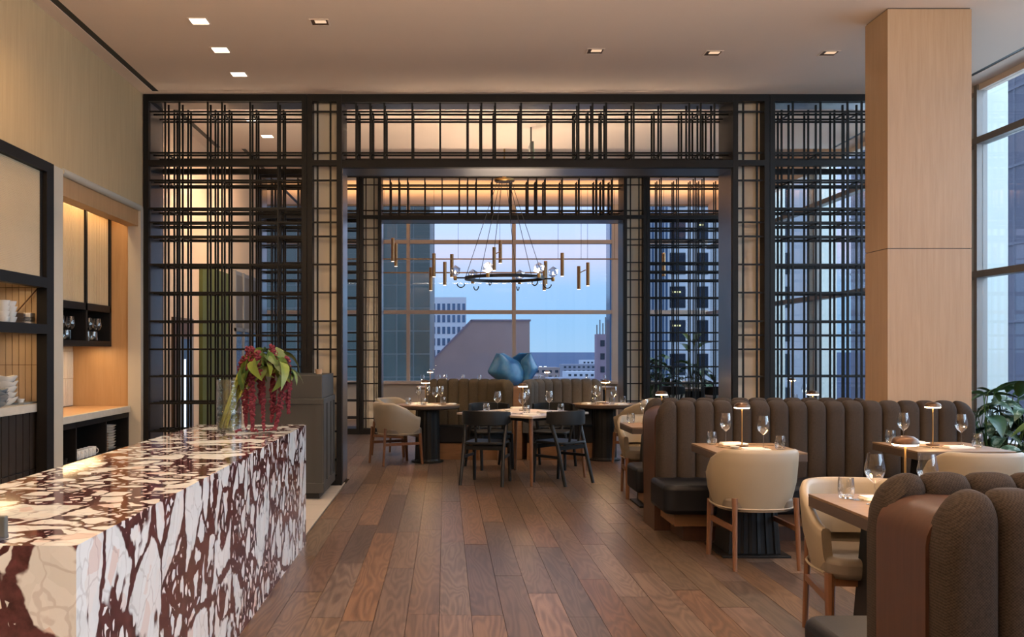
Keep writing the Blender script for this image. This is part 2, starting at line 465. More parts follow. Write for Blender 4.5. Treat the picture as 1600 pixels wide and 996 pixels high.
# planks left of the bar line exist only beyond the front screen
x = -1.09-PW
while x > XL-PW:
    y = 10.9 + 0*rs.random()
    while y < YW:
        L = rs.uniform(1.15, 2.5); y1 = min(y+L, YW); planks.append((max(x, XL), x+PW, y, y1)); y = y1
    x -= PW
def plank_score(p):
    x0, x1, y0, y1 = p
    if y1 < 4.87: return 0
    a = max(y0, 4.87); xc = (x0+x1)/2
    px0 = 696+1500*xc/a; px1 = 696+1500*xc/y1
    if px0 < 0 and px1 < 0 or px0 > 1600 and px1 > 1600: return 0
    s = 1500*1.45/a-1500*1.45/y1
    wgt = 1.0
    if xc > 1.9 and y0 > 4.6: wgt = .35
    if xc > 1.2 and y0 > 8: wgt = .3
    if xc < -1.1: wgt = .3
    return s*wgt*1500*(x1-x0)/((a+y1)/2)
planks.sort(key=plank_score, reverse=True)
for k, (x0, x1, y0, y1) in enumerate(planks[:298]):
    piece('plank', 'plank_oak', floor, x0+.0013, x1-.0013, y0+.0015, y1-.0015, -.02, rs.uniform(-.0012, 0))
m = MB()
for (x0, x1, y0, y1) in planks[298:]: m.box(x0+.0013, x1-.0013, y0+.0015, y1-.0015, -.02, -.0005)
stuff(m.build('plank_remainder', 'plank_oak', floor, False))
for i in range(4):                                                # pale tiles behind the bar
    for j in range(20):
        piece('floor_tile', 'floor_tile', floor, XL+.03+i*.535, XL+.03+(i+1)*.535-.004, YF+j*.78, YF+(j+1)*.78-.004, -.02, 0)

# ================================================================== ceiling
ceiling = struct(bxo('ceiling', 'ceiling_paint', None, -3.06, 5.27, YF, YSTEP, CEIL, CEIL+.12))
bxo('ceiling_edge', 'ceiling_paint', ceiling, XL-.1, -3.13, YF, YSTEP, CEIL, CEIL+.12)
bxo('ceiling_edge', 'ceiling_paint', ceiling, 5.32, XR+.1, YF, YSTEP, CEIL, CEIL+.12)
bxo('slot_end', 'ceiling_paint', ceiling, -3.13, -3.06, 10.26, 10.95, CEIL, CEIL+.003)
bxo('slot_channel', 'black_cable', ceiling, -3.13, -3.06, YF, YSTEP, CEIL+.004, CEIL+.10)
bxo('slot_channel', 'black_cable', ceiling, 5.27, 5.32, YF, YSTEP, CEIL+.004, CEIL+.10)
bxo('ceiling_step', 'ceiling_paint', ceiling, XL-.1, XR+.1, YSTEP, YSTEP+.06, CEIL, CEIL2+.1)
bxo('rear_ceiling', 'ceiling_paint', ceiling, -3.06, XR+.1, YSTEP+.06, YW+.2, CEIL2, CEIL2+.12)
bxo('rear_ceiling_edge', 'ceiling_paint', ceiling, -4.2, -3.13, YSTEP+.06, YW+.2, CEIL2, CEIL2+.12)
bxo('slot_channel', 'black_cable', ceiling, -3.13, -3.06, YSTEP+.06, YW, CEIL2+.004, CEIL2+.10)
# slim track fixture on the rear ceiling
tag(bxo('ceiling_track', 'black_cable', None, 2.9, 2.95, 15.0, 15.9, CEIL2-.04, CEIL2), 'short black track on the raised ceiling behind the chandelier', 'track')

def downlight(x, y, label, glow, z=CEIL, s=.07, power=0, aim=None, group='square ceiling downlights', size=.05, ang=75):
    t = thing('downlight', label, 'downlight', (x, y, z), 0, group)
    m = MB()
    for a in ((-s-.012, s+.012, -s-.012, -s), (-s-.012, s+.012, s, s+.012), (-s-.012, -s, -s, s), (s, s+.012, -s, s)): m.box(*a, -.004, 0)
    m.build('trim_ring', 'ceiling_paint', t, False)
    if glow == 'gimbal_glow':
        bxo('recess', 'brown_panel', t, -s, s, -s, s, -.0012, -.0004)
        bxo('lens', glow, t, -s*.55, s*.8, -s*.75, s*.25, -.0025, -.0012)
    else: bxo('lens', glow, t, -s, s, -s, s, -.0015, -.0005)
    if power:
        aim = aim or (x, y, 0); d = Vector((x, y, z))-Vector(aim)
        l = light('downlight_beam', 'SPOT', (0, 0, -.03), power, WARM2, d.to_track_quat('Z', 'Y').to_euler(), spot_size=R(ang), spot_blend=.7, shadow_soft_size=size)
        l.parent = t
    return t
downlight(-2.07, 8.07, 'bright square downlight nearest the camera over the marble bar', 'downlight_glow', power=117, aim=(-1.7, 6.2, .9))
downlight(-2.07, 8.84, 'bright square downlight, middle of the three over the bar', 'downlight_glow', power=100, aim=(-2.4, 8.6, 0))
downlight(-2.07, 9.62, 'bright square downlight over the bar closest to the lattice screen', 'downlight_glow', power=100, aim=(-2.2, 10.1, 0))
downlight(-1.06, 8.1, 'dim tilted downlight right of the three bright ones', 'gimbal_glow', power=151, aim=(-1.0, 7.4, 0))
downlight(1.385, 8.88, 'dim downlight above the walkway, leftmost of the right-hand row', 'gimbal_glow', power=201, aim=(.6, 9.6, 0))
downlight(2.49, 8.94, 'dim downlight in the middle of the right-hand ceiling row', 'gimbal_glow', power=151, aim=(2.2, 6.9, .75))
downlight(3.57, 8.94, 'dim downlight beside the wooden column in the ceiling row', 'gimbal_glow', power=151, aim=(3.5, 7.0, .75))
# unseen rows nearer the camera
for (x, y, ax, ay) in ((-2.07, 5.2, -1.6, 4.8), (-1.06, 4.6, -.6, 6.2), (1.4, 4.6, .9, 6.8), (2.5, 4.6, 2.1, 4.4), (3.6, 4.6, 3.5, 6.2)):
    d = Vector((x, y, CEIL))-Vector((ax, ay, 0)); light('downlight_beam', 'SPOT', (x, y, CEIL-.02), 70, WARM2, d.to_track_quat('Z', 'Y').to_euler(), spot_size=R(75), spot_blend=.7, shadow_soft_size=.06)
downlight(-2.32, 11.5, 'downlight behind the left lattice closest to its top corner', 'downlight_glow', power=170, ang=120, aim=(-3.1, 12.2, 1.6))
downlight(-2.3, 12.4, 'larger bright downlight seen through the left lattice', 'downlight_glow', power=170, ang=120, aim=(-3.2, 13.4, 1.6))
downlight(-2.09, 13.7, 'small downlight low behind the left lattice by its post', 'downlight_glow', z=CEIL2, power=190, ang=120, aim=(-3.2, 15.2, 1.6))
for (x, y, ax, ay) in ((-.3, 12.0, -.3, 12.6), (1.0, 12.0, .9, 11.3), (2.2, 12.0, 2.2, 12.7), (4.4, 12.0, 4.4, 12.0)):  # added spots without fittings, brighten the tables between the screens
    d = Vector((x, y, CEIL))-Vector((ax, ay, .75)); light('downlight_beam', 'SPOT', (x, y, CEIL-.02), 150, WARM2, d.to_track_quat('Z', 'Y').to_euler(), spot_size=R(75), spot_blend=.7, shadow_soft_size=.06)
for (x, y) in ((-2.0, 18.2), (1.0, 18.2), (4.0, 18.2)):  # spots added without fittings to brighten the rear room
    light('downlight_beam', 'SPOT', (x, y, CEIL2-.02), 110, WARM2, (0, 0, 0), spot_size=R(80), spot_blend=.7, shadow_soft_size=.06)

# ================================================================== left wall with the two service niches
wl = struct(bxo('wall_left', 'wall_cloth', None, XL-.12, XL, YF, 10.36, 3.0, CEIL))
bxo('lower_wall', 'wall_cloth', wl, XL-.12, XL, YF, 4.6, 0, 3.0)
bxo('pilaster', 'pale_trim', wl, XL-.05, XL+.008, 7.97, 8.19, 0, 3.0)
bxo('far_jamb', 'pale_trim', wl, -3.40, XL+.008, 10.28, 10.36, 0, 3.0)
MB().tube([(XL-.012, 8.19, 2.985), (XL-.012, 10.30, 2.985)], .034, 12).build('niche_nosing', 'pale_trim', wl)
bxo('niche_header', 'niche_oak', wl, -3.42, XL-.02, 8.19, 10.28, 2.79, 2.965)
bxo('niche_soffit', 'niche_oak', wl, -4.0, -3.42, 8.19, 10.36, 2.92, 3.0)
bxo('niche_side_panel', 'niche_oak', wl, -4.0, -3.40, 10.30, 10.36, 0, 2.92)
bxo('niche_divider', 'grout', wl, -4.0, XL-.05, 8.02, 8.19, 0, 3.0)
back = bxo('niche_back', 'grout', wl, -4.12, -4.0, 4.6, 10.36, 0, 3.0)
bxo('near_jamb', 'pale_trim', wl, -4.0, XL, 4.52, 4.6, 0, 3.0)
bxo('niche_top', 'niche_oak', wl, -4.0, XL-.05, 4.6, 8.02, 2.94, 3.0)
# upright tiles on the divider that faces the camera, and on the back of the second niche
for i in range(12):
    xa = -3.345-.0545*i
    for (z0, z1) in ((1.03, 1.335), (1.335, 1.66), (1.66, 1.98), (1.98, 2.3)):
        piece('wall_tile', 'pink_tile', wl, xa-.049, xa, 8.008+random.uniform(0, .004), 8.02, z0+.002, z1-.002)
for i in range(22):
    ya = 10.29-.05*i
    for (z0, z1) in ((.87, 1.16), (1.16, 1.45), (1.45, 1.75)):
        piece('wall_tile', 'white_tile', wl, -4.0, -3.988-random.uniform(0, .004), ya-.044, ya, z0+.002, z1-.002)
# wall continues between and beyond the screens
wl2 = struct(bxo('wall_left_rear', 'peach_wall', None, XL-.12, XL, 10.36, 16.9, 0, CEIL2))
bxo('return_wall', 'rear_wall', wl2, -4.2, XL, 16.9, 17.0, 0, CEIL2)
bxo('far_side_wall', 'rear_wall', wl2, -4.3, -4.2, 16.9, YW, 0, CEIL2)
pn = tag(bxo('wall_panel', 'green_panel', None, XL, XL+.05, 12.74, 14.26, 0, 2.60, .005), 'tall olive green wall panel seen through the left lattice', 'wall panel')
d1 = struct(bxo('door_1', 'brown_panel', None, XL, XL+.05, 11.45, 12.28, 0, 1.86))
bxo('door_leaf', 'blue_pane', d1, XL+.05, XL+.06, 11.6, 12.12, .02, 1.60)
bxo('door_stile', 'dark_mullion', d1, XL+.05, XL+.075, 11.55, 11.61, .02, 1.64)
bxo('door_stile', 'dark_mullion', d1, XL+.05, XL+.075, 12.11, 12.17, .02, 1.64)
bxo('light_strip', 'strip_glow', d1, XL+.06, XL+.07, 11.80, 11.84, .05, 1.35)
w9 = struct(bxo('window_1', 'dark_mullion', None, XL, XL+.02, 14.75, 16.6, .9, 2.7))
for k in range(3):
    for (z0, z1) in ((.96, 1.75), (1.82, 2.64)):
        bxo('pane', 'blue_pane' if z0 < 1 else 'tan_leather', w9, XL+.02, XL+.028, 14.82+k*.6, 15.36+k*.6, z0, z1)
for k in range(4): bxo('mullion', 'dark_mullion', w9, XL+.02, XL+.05, 14.75+k*.6, 14.81+k*.6, .9, 2.7)
bxo('transom_bar', 'dark_mullion', w9, XL+.02, XL+.05, 14.75, 16.6, 1.76, 1.81)
wb = struct(bxo('wall_back', 'wall_cloth', None, XL-.1, XR+.1, YF-.12, YF, 0, CEIL))

# ================================================================== window walls
wr = struct(bxo('wall_right', 'rear_wall', None, XR-.02, XR+.10, YF, YW+.1, 0, .50))
bxo('window_head', 'ceiling_paint', wr, XR, XR+.10, YF, YW, CEIL-.06, CEIL2+.1)
ys = [10.02-2.2*k for k in range(7)][::-1]+[12.22, 14.42, 16.62, 18.82]
for z in (3.64, 2.25): bxo('mullion', 'dark_mullion', wr, XR-.03, XR+.09, YF, YW, z-.035, z+.035)
bxo('sill', 'warm_mullion', wr, XR-.10, XR+.10, YF, YW, .50, .56)
for y in ys: bxo('mullion', 'dark_mullion', wr, XR-.02, XR+.09, y-.03, y+.03, .5, CEIL2)
n = 1
edges = [YF]+ys+[YW]
for a, b in zip(edges[:-1], edges[1:]):
    n += 1
    w = struct(bxo('window_%d' % n, 'window_glass', None, XR+.035, XR+.045, a+.03, b-.03, 2.285, 3.605))
    bxo('pane', 'window_glass', w, XR+.035, XR+.045, a+.03, b-.03, .56, 2.215)
    bxo('pane', 'window_glass', w, XR+.035, XR+.045, a+.03, b-.03, 3.675, CEIL-.06)
for y, lab in ((10.02, 'white exterior fin just right of the wooden column outside the glass'), (12.22, 'white exterior fin hidden behind the wooden column'), (14.42, 'white exterior fin first left of the column behind the right lattice'),
               (16.62, 'white exterior fin behind the left edge of the right lattice'), (18.82, 'white exterior fin farthest away by the far corner')):
    tag(bxo('exterior_fin', 'white_fin', None, XR+.10, XR+.34, y+.03, y+.5, -3, 7), lab, 'fin', 'white fins outside the right window wall')
wf = struct(bxo('wall_far', 'rear_wall', None, -4.3, XR+.1, YW-.02, YW+.10, 0, .76))
bxo('sill', 'warm_mullion', wf, -4.3, XR, YW-.18, YW+.10, .76, .82)
for z in (3.76, 2.276): bxo('mullion', 'warm_mullion', wf, -4.3, XR, YW-.03, YW+.09, z-.04, z+.04)
bxo('window_head', 'dark_mullion', wf, -4.3, XR, YW-.03, YW+.1, CEIL2-.03, CEIL2+.1)
xs = [-3.02, -.785, 1.448, 3.65]
for x in xs:
    h = .038 if x < 3 else .13
    bxo('mullion', 'warm_mullion', wf, x-h, x+h, YW-.04, YW+.09, .82, CEIL2)
edges = [-4.2]+xs+[XR]
for a, b in zip(edges[:-1], edges[1:]):
    n += 1
    w = struct(bxo('window_%d' % n, 'window_glass', None, a+.04, b-.04, YW+.035, YW+.045, 2.32, 3.72))
    bxo('pane', 'window_glass', w, a+.04, b-.04, YW+.035, YW+.045, .82, 2.236)
    bxo('pane', 'window_glass', w, a+.04, b-.04, YW+.035, YW+.045, 3.80, CEIL2-.03)

# ================================================================== wooden column
cl = thing('column', 'square pale oak clad column rising from the long banquette', 'column')
bxo('lower_cladding', 'oak_cladding', cl, 3.572, 4.25, 7.754, 8.17, 0, 2.277)
bxo('upper_cladding', 'oak_cladding', cl, 3.572, 4.25, 7.754, 8.17, 2.283, CEIL-.012)
bxo('core', 'table_edge', cl, 3.58, 4.242, 7.762, 8.162, .01, CEIL)

# ================================================================== black lattice screens
ZH = [4.045, 3.598, 3.30, 2.997, 2.845, 2.693, 2.389, 2.085, 1.775, 1.623, 1.47, 1.174, .884, .58, .275]
LAY = [.04, .17, .39, .51]
RW = .0095
VA = [-3.035, -2.88, -2.574, -2.42, -2.115, -1.813]
VT = [-.967, -.814, -.662, -.36, -.058, .245, .39, .54, .82, 1.148, 1.442, 1.594, 1.741, 2.039, 2.334, 2.64, 2.764, 2.913]
VE = [3.763, 4.062, 4.355, 4.508, 4.81, 5.11, 5.26]
def rods(t, xs, zs, x0, x1, z0, z1, Y, layers=LAY, conn=True):
    for d in layers:
        for x in xs: piece('vertical_rod', 'black_bronze', t, x-RW, x+RW, Y+d-RW, Y+d+RW, z0, z1)
        for z in zs: piece('horizontal_rod', 'black_bronze', t, x0, x1, Y+d-RW*.9, Y+d+RW*.9, z-RW, z+RW)
    if conn and len(layers) > 2:
        m = MB(); rr = random.Random(len(xs))
        for z in zs:
            for x in xs:
                if rr.random() < .62: m.box(x-.007, x+.007, Y+layers[0], Y+layers[-1 if rr.random() < .5 else -2], z-.007, z+.007)
        stuff(m.build('connector_rods', 'black_bronze', t, False))
def screen(Y, up, which):
    """up raises header and ceiling of the rear screen"""
    D = .55; top = CEIL if not up else CEIL2
    rz0, rz1 = 3.455+up, 3.515+up
    zs_hi = [z+up for z in ZH[:2]]; zs_lo = ZH[2:] + ([3.598, 3.40] if up else [])
    def panel(xa, xb, xs, side, backing=False):
        nm = 'lattice_screen' if not backing else 'shoji_screen'
        lab = ('%s %s of the %s black metal screen' % (('open rod lattice' if not backing else 'narrow cream backed rod panel'), side, which))
        t = thing(nm, lab, 'screen', (0, 0, 0))
        lay = LAY if not backing else [.04]
        p0, p1 = (.055, .055)
        for a, b in ((xa, xa+p0), (xb-p1, xb)):
            bxo('post', 'black_bronze', t, a, b, Y, Y+D, 0, top)
        bxo('top_rail', 'black_bronze', t, xa+p0, xb-p1, Y, Y+.09, top-.075, top)
        bxo('bottom_rail', 'black_bronze', t, xa+p0, xb-p1, Y, Y+D, 0, .10)
        bxo('middle_rail', 'black_bronze', t, xa+p0, xb-p1, Y, Y+(.08 if not backing else .06), rz0, rz1)
        if not backing: bxo('back_rail', 'black_bronze', t, xa+p0, xb-p1, Y+D-.05, Y+D, rz0, rz1)
        bxo('top_soffit', 'dark_metal_soffit', t, xa+p0, xb-p1, Y+.09, Y+D, top-.03, top)
        if backing:
            bxo('backing_panel', 'cream_panel', t, xa+p0, xb-p1, Y+.16, Y+.34, .10, top-.03)
            bxo('back_cover', 'cream_panel', t, xa+p0, xb-p1, Y+D-.02, Y+D, .10, top-.03)
        rods(t, xs, zs_hi+zs_lo, xa+p0, xb-p1, .10, top-.075, Y, lay, not backing)
        return t
    L = panel(-3.26, -1.557+.06, VA, 'at the left end' )
    panel(-1.492, -1.120, [-1.385, -1.245], 'left of the opening', True)
    panel(3.105, 3.500, [3.225, 3.375], 'right of the opening', True)
    panel(3.505, 5.50, VE, 'at the right end by the windows')
    bxo('side_plate', 'dark_metal_soffit', L, -3.262+.055, -3.20, Y+.06, Y+.5, .1, top-.08)
    t = thing('transom_screen', 'rod lattice transom over the opening of the %s black screen' % which, 'screen')
    bxo('top_rail', 'black_bronze', t, -1.118, 3.103, Y, Y+.09, top-.085, top)
    bxo('header', 'black_bronze', t, -1.118, 3.103, Y, Y+.08, rz0-.02, rz1)
    bxo('back_header', 'black_bronze', t, -1.118, 3.103, Y+D-.05, Y+D, rz0-.02, rz1)
    bxo('soffit', 'dark_metal_soffit', t, -1.118, 3.103, Y+.08, Y+D-.05, rz0-.02, rz0)
    bxo('top_soffit', 'dark_metal_soffit', t, -1.118, 3.103, Y+.09, Y+D, top-.03, top)
    rods(t, VT, zs_hi, -1.118, 3.103, rz1, top-.085, Y)
    for s, x in ((1, -1.118), (-1, 3.103)):
        bxo('jamb_lining', 'dark_metal_soffit', t, min(x, x+s*.006), max(x, x+s*.006), Y+.05, Y+D-.02, .02, rz0-.02)
screen(10.36, 0, 'front')
screen(16.7, .305, 'rear')
# edge-on exit sign hanging behind the transom
t = thing('exit_sign', 'slim dark edge-on exit sign hanging behind the front transom', 'sign', (1.06, 11.9, 0))
bxo('housing', 'charcoal_paint', t, -.02, .02, -.16, .16, 3.72, 4.02)
bxo('stem', 'charcoal_paint', t, -.01, .01, -.01, .01, 4.02, CEIL)
bxo('sign_face', 'exit_green', t, .02, .022, -.15, .15, 3.74, 4.0)
# ================================================================== marble bar
ISL = (-1.85, -1.05, 2.73, 7.226, .896)
x0, x1, y0, y1, zt = ISL
t = thing('marble_bar', 'long polished bar clad in white and burgundy veined marble', 'bar counter')
bxo('top_slab', 'viola_marble', t, x0, x1, y0, y1, zt-.03, zt)
bxo('side_panel', 'viola_marble', t, x1-.03, x1, y0+.03, 4.979, .0, zt-.03)
bxo('side_panel', 'viola_marble', t, x1-.03, x1, 4.981, y1, .0, zt-.03)
bxo('end_panel', 'viola_marble', t, x0, x1, y0, y0+.0295, .0, zt-.03)
bxo('end_panel', 'viola_marble', t, x0, x1-.031, y1-.03, y1, .0, zt-.03)
bxo('back_panel', 'charcoal_paint', t, x0+.02, x0+.04, y0+.031, y1-.031, 0, zt-.03)
t = thing('till_stand', 'dark grey till screen at the near left edge of the marble bar', 'till', (-1.385, 2.79, zt))
bxo('screen', 'till_grey', t, -.11, .11, -.012, .012, .012, .075, .004)
bxo('foot', 'till_grey', t, -.09, .09, -.05, .06, 0, .012, .003)

# vase with amaranth
vx, vy = -1.478, 6.56
t = thing('glass_vase', 'rippled clear glass cylinder vase holding stems on the marble bar', 'vase', (vx, vy, zt))
MB().lathe([(.0, .004), (.076, .004), (.082, .012), (.084, .1), (.085, .2), (.083, .3), (.085, .36), (.079, .36), (.077, .3), (.078, .1), (.074, .02), (0, .018)], 28).build('glass_wall', 'vase_glass', t)
MB().lathe([(0, .02), (.073, .022), (.076, .1), (.076, .125), (0, .126)], 24).build('water', 'water', t)
t = thing('amaranth_bouquet', 'drooping burgundy amaranth with green leaves leaning out of the vase', 'flowers', (vx, vy, zt))
rb = random.Random(11)
def bez(p0, p1, p2, n):
    p0, p1, p2 = Vector(p0), Vector(p1), Vector(p2)
    return [p0*(1-k/n)**2+p1*(2*(k/n)*(1-k/n))+p2*(k/n)**2 for k in range(n+1)]
for k in range(15):
    a = rb.uniform(-1, 1); b = rb.uniform(-1, 1)
    MB().tube(bez((-.035+.035*a, .035*b, .03), (.03+.02*a, .02*b, .25), (.16+.10*a, .05*b, .40+.05*rb.random()), 8), .007, 6).build('stem', 'stem_green', t)
def leaf_mesh(name, L, W, mat, curl=.5, fold=.25, nv=8):
    m = MB()
    def fn(u, v):
        w = W*math.sin(PI*min(1, v*.94+.06))**.8*(1-.35*v); s = (u-.5)*2
        return (s*w*.5, L*v*math.cos(curl*v*.8), -L*curl*v*v*.75+abs(s)*w*fold)
    m.grid(fn, 5, nv); return m.mesh(name, mat, True, 80)
LB = [leaf_mesh('leaf_blade', .17, .085, 'leaf_green', .9), leaf_mesh('leaf_blade', .15, .075, 'leaf_lime', 1.0), leaf_mesh('leaf_blade', .20, .09, 'leaf_lime', 1.2, .15)]
for k in range(58):
    fx, fy = rb.uniform(-1, 1), rb.uniform(-1, 1); up = rb.random()
    o = link('leaf', LB[k % 3], t, loc=(.255+.14*fx*(1-.35*up), .08*fy, .44+.13*up-.05*fx*fx))
    ang = math.atan2(fy*.6-.5, fx)-PI/2+rb.uniform(-1.1, 1.1)
    o.rotation_euler = (rb.uniform(-1.2, .5)*(1-.5*up), rb.uniform(-.9, .9), ang); s = rb.uniform(.55, 1.15); o.scale = (s*rb.uniform(.8, 1.2), s, s)
def tassel(parent, x, y, ztop, zbot, r, sway, lie=0):
    m = MB(); n = int((ztop-zbot)/.010)
    for i in range(n):
        f = i/n; z = ztop+(zbot-ztop)*f; rr = r*(.55+.45*math.sin(PI*min(1, f*1.1)))*(1-.35*f)
        for j in range(5):
            a = rb.uniform(0, 2*PI); q = rr*rb.uniform(.3, 1.0); s = rb.uniform(.006, .012)
            cx, cy, cz = x+sway*f*f+q*math.cos(a), y+q*math.sin(a), max(z+rb.uniform(-.012, .012), .012)
            m.add([(cx+s, cy, cz), (cx-s*.6, cy+s, cz), (cx-s*.6, cy-s, cz), (cx, cy, cz+s*1.3), (cx, cy, cz-s*1.5)], [(0, 1, 3), (1, 2, 3), (2, 0, 3), (1, 0, 4), (2, 1, 4), (0, 2, 4)])
    for i in range(int(lie*130)):
        f = rb.random(); cx, cy = x+sway-lie*f*1.0, y-.09*f+rb.uniform(-.02, .02); s = .009; cz = .012+rb.random()*.016
        m.add([(cx+s, cy, cz), (cx-s*.6, cy+s, cz), (cx-s*.6, cy-s, cz), (cx, cy, cz+s), (cx, cy, cz-s)], [(0, 1, 3), (1, 2, 3), (2, 0, 3), (1, 0, 4), (2, 1, 4), (0, 2, 4)])
    stuff(m.build('flower_tassel', 'amaranth_red', parent, False))
for (x, y, z0, z1, r, sw, lie) in ((.11, -.02, .50, .04, .030, .01, 0), (.17, -.06, .50, .012, .030, .00, .10), (.235, -.03, .46, .03, .022, .005, 0), (.30, .0, .40, .07, .026, -.01, 0),
                                 (.375, -.02, .47, .02, .032, -.06, .14), (.40, .03, .46, .13, .028, .0, 0), (.20, .06, .52, .2, .03, .0, 0), (.07, .03, .48, .22, .026, -.01, 0), (.15, -.05, .58, .36, .045, 0, 0), (.30, -.02, .59, .40, .04, 0, 0), (.40, -.05, .52, .30, .035, 0, 0), (.22, -.09, .55, .38, .03, 0, 0)):
    tassel(t, x, y, z0, z1, r, sw, lie)

# host stand
t = thing('host_stand', 'charcoal painted panelled host stand in front of the lattice screen', 'host stand', (-1.2, 9.385, 0))
bxo('body', 'charcoal_paint', t, -.74, 0, 0, .95, .06, .96, .004)
bxo('toe_kick', 'black_cable', t, -.70, -.04, .04, .91, 0, .06)
for (a, b, z0, z1) in ((-.752, .012, .06, .16), (-.752, .012, .93, .985)):
    bxo('base_board' if z0 < .5 else 'ledge', 'charcoal_paint', t, a, b, -.014, .962, z0, z1, .004)
bxo('upper_box', 'charcoal_paint', t, -.735, -.005, .01, .945, .985, 1.215, .006)
for y in (.0, .30, .62, .88): bxo('panel_stile', 'charcoal_paint', t, 0, .010, y, y+.07, .16, .93)
for x in (-.74, -.07): bxo('panel_stile', 'charcoal_paint', t, x, x+.07, -.010, 0, .16, .93)
t = thing('orange_cup', 'small orange cup on top of the host stand', 'cup', (-1.30, 9.85, 1.215))
MB().lathe([(0, 0), (.03, 0), (.042, .05), (.038, .05), (.028, .01), (0, .01)], 14).build('cup_wall', 'tan_ceramic', t)

# ================================================================== left service shelves
t = thing('shelf_unit', 'black framed service unit with ribbed glass panel at left edge', 'shelf unit')
fx0, fx1 = -3.33, -3.25
bxo('post', 'black_bronze', t, fx0, fx1, 7.83, 7.97, 0, 3.0)
bxo('inner_post', 'black_bronze', t, fx0-.03, fx0, 7.89, 7.97, 0, 2.05)
for nme, z0, z1 in (('top_rail', 2.915, 3.0), ('middle_rail', 1.966, 2.05), ('shelf_edge', 1.59, 1.668)):
    bxo(nme, 'black_bronze', t, fx0, fx1, 4.6, 7.83, z0, z1)
bxo('shelf', 'black_bronze', t, -3.98, fx0, 4.6, 7.99, 1.62, 1.66)
g = bxo('ribbed_glass', 'ribbed_glass', t, -3.305, -3.295, 4.6, 7.82, 2.05, 2.915)
for k in range(66): piece('glass_rib', 'ribbed_glass', g, -3.2955, -3.291, 4.6, 7.82, 2.056+k*.013, 2.063+k*.013)
bxo('inner_bead', 'black_bronze', t, -3.30, -3.285, 7.79, 7.83, 2.05, 2.915)
bxo('counter_top', 'stone_edge', t, -3.98, -3.335, 4.6, 7.99, .955, 1.02, .003)
bxo('lower_carcass', 'dark_tile', t, -3.98, -3.38, 4.6, 7.99, 0, .955)
for k in range(22):
    y = 7.96-k*.062
    for (z0, z1) in ((.02, .48), (.49, .95)): piece('fluted_slat', 'dark_tile', t, -3.38, -3.366-(k % 2)*.004, y-.056, y, z0, z1)
tag(MB().tube([(-3.40, 7.99, 1.965), (-3.62, 7.96, 1.70)], .006, 6).build('wall_wire', 'brown_panel', None), 'thin brown rod leaning diagonally above the stacked plates', 'rod')  # thin brown tube along the dark diagonal line on the tiles

def bowl_mesh(r, h, mat, wav=0):
    m = MB(); prof = [(0, 0), (.4, 0), (.45, .03), (.8, .45), (1, 1), (.95, 1), (.75, .48), (.4, .1), (0, .08)]
    n = 20; vs = []; fs = []
    for q, z in prof:
        for k in range(n):
            a = 2*PI*k/n; wz = wav*math.sin(5*a)*z; vs.append((q*r*math.cos(a), q*r*math.sin(a), h*z+wz))
    for i in range(len(prof)-1):
        for k in range(n): fs.append((i*n+k, i*n+(k+1) % n, (i+1)*n+(k+1) % n, (i+1)*n+k))
    m.add(vs, fs); return m.mesh('bowl', mat)
ORD = ['topmost', 'second from top', 'third from top', 'fourth from top', 'fifth from top', 'sixth from top', 'seventh from top', 'eighth from top', 'ninth from top']
def stack(name, me, n, x, y, z, dz, what, where, cat, jitter=.004):
    for k in range(n):
        o = link(name, me, None, loc=(x+rb.uniform(-jitter, jitter), y+rb.uniform(-jitter, jitter), z+k*dz))
        o.rotation_euler = (0, 0, rb.uniform(0, 6))
        tag(o, '%s %s, %s' % (what, where, ORD[n-1-k]), cat, 'stack of %s %s' % (what, where))
stack('bowl', bowl_mesh(.105, .065, 'white_ceramic', .006), 5, -3.50, 7.60, 1.02, .042, 'wavy white bowl', 'stacked on the pale counter', 'bowl')
stack('bowl', bowl_mesh(.085, .045, 'grey_ceramic', .006), 5, -3.44, 7.36, 1.02, .024, 'blue grey bowl', 'stacked at the counter edge', 'bowl')
stack('cup', bowl_mesh(.050, .06, 'white_ceramic'), 4, -3.44, 7.47, 1.66, .042, 'off-white cup', 'nested on the black shelf edge', 'cup')
stack('cup', bowl_mesh(.055, .06, 'white_ceramic'), 4, -3.46, 7.62, 1.66, .042, 'ribbed white cup', 'nested on the black shelf', 'cup')
stack('plate', bowl_mesh(.085, .014, 'tan_ceramic'), 7, -3.50, 7.80, 1.66, .014, 'brown plate', 'piled on the black shelf', 'plate')
tray = tag(bxo('serving_tray', 'grey_ceramic', None, -3.62, -3.38, 7.70, 7.96, 1.02, 1.034, .004), 'flat grey tray on the pale counter by the bowls', 'tray')
t = thing('gold_cup', 'little golden cup lying on the grey tray', 'cup', (-3.52, 7.85, 1.034))
MB().lathe([(0, 0), (.025, 0), (.036, .045), (.032, .045), (.022, .008), (0, .008)], 14).build('cup_wall', 'tan_ceramic', t)
t = thing('pale_cup', 'small pale green cup on the grey tray', 'cup', (-3.44, 7.77, 1.034))
MB().lathe([(0, 0), (.022, 0), (.034, .03), (.030, .03), (.02, .006), (0, .006)], 14).build('cup_wall', 'white_ceramic', t)
for k, (z, w) in enumerate(((0, .07), (.036, .065), (.07, .06))):
    tag(bxo('ceramic_block', 'white_ceramic' if k != 1 else 'grey_ceramic', None, -3.40-w, -3.40, 7.86, 7.96, 1.66+z, 1.66+z+.034, .004),
        'small boxed ceramic piece beside the brown plates, %s' % ('lowest', 'middle', 'uppermost')[k], 'box')

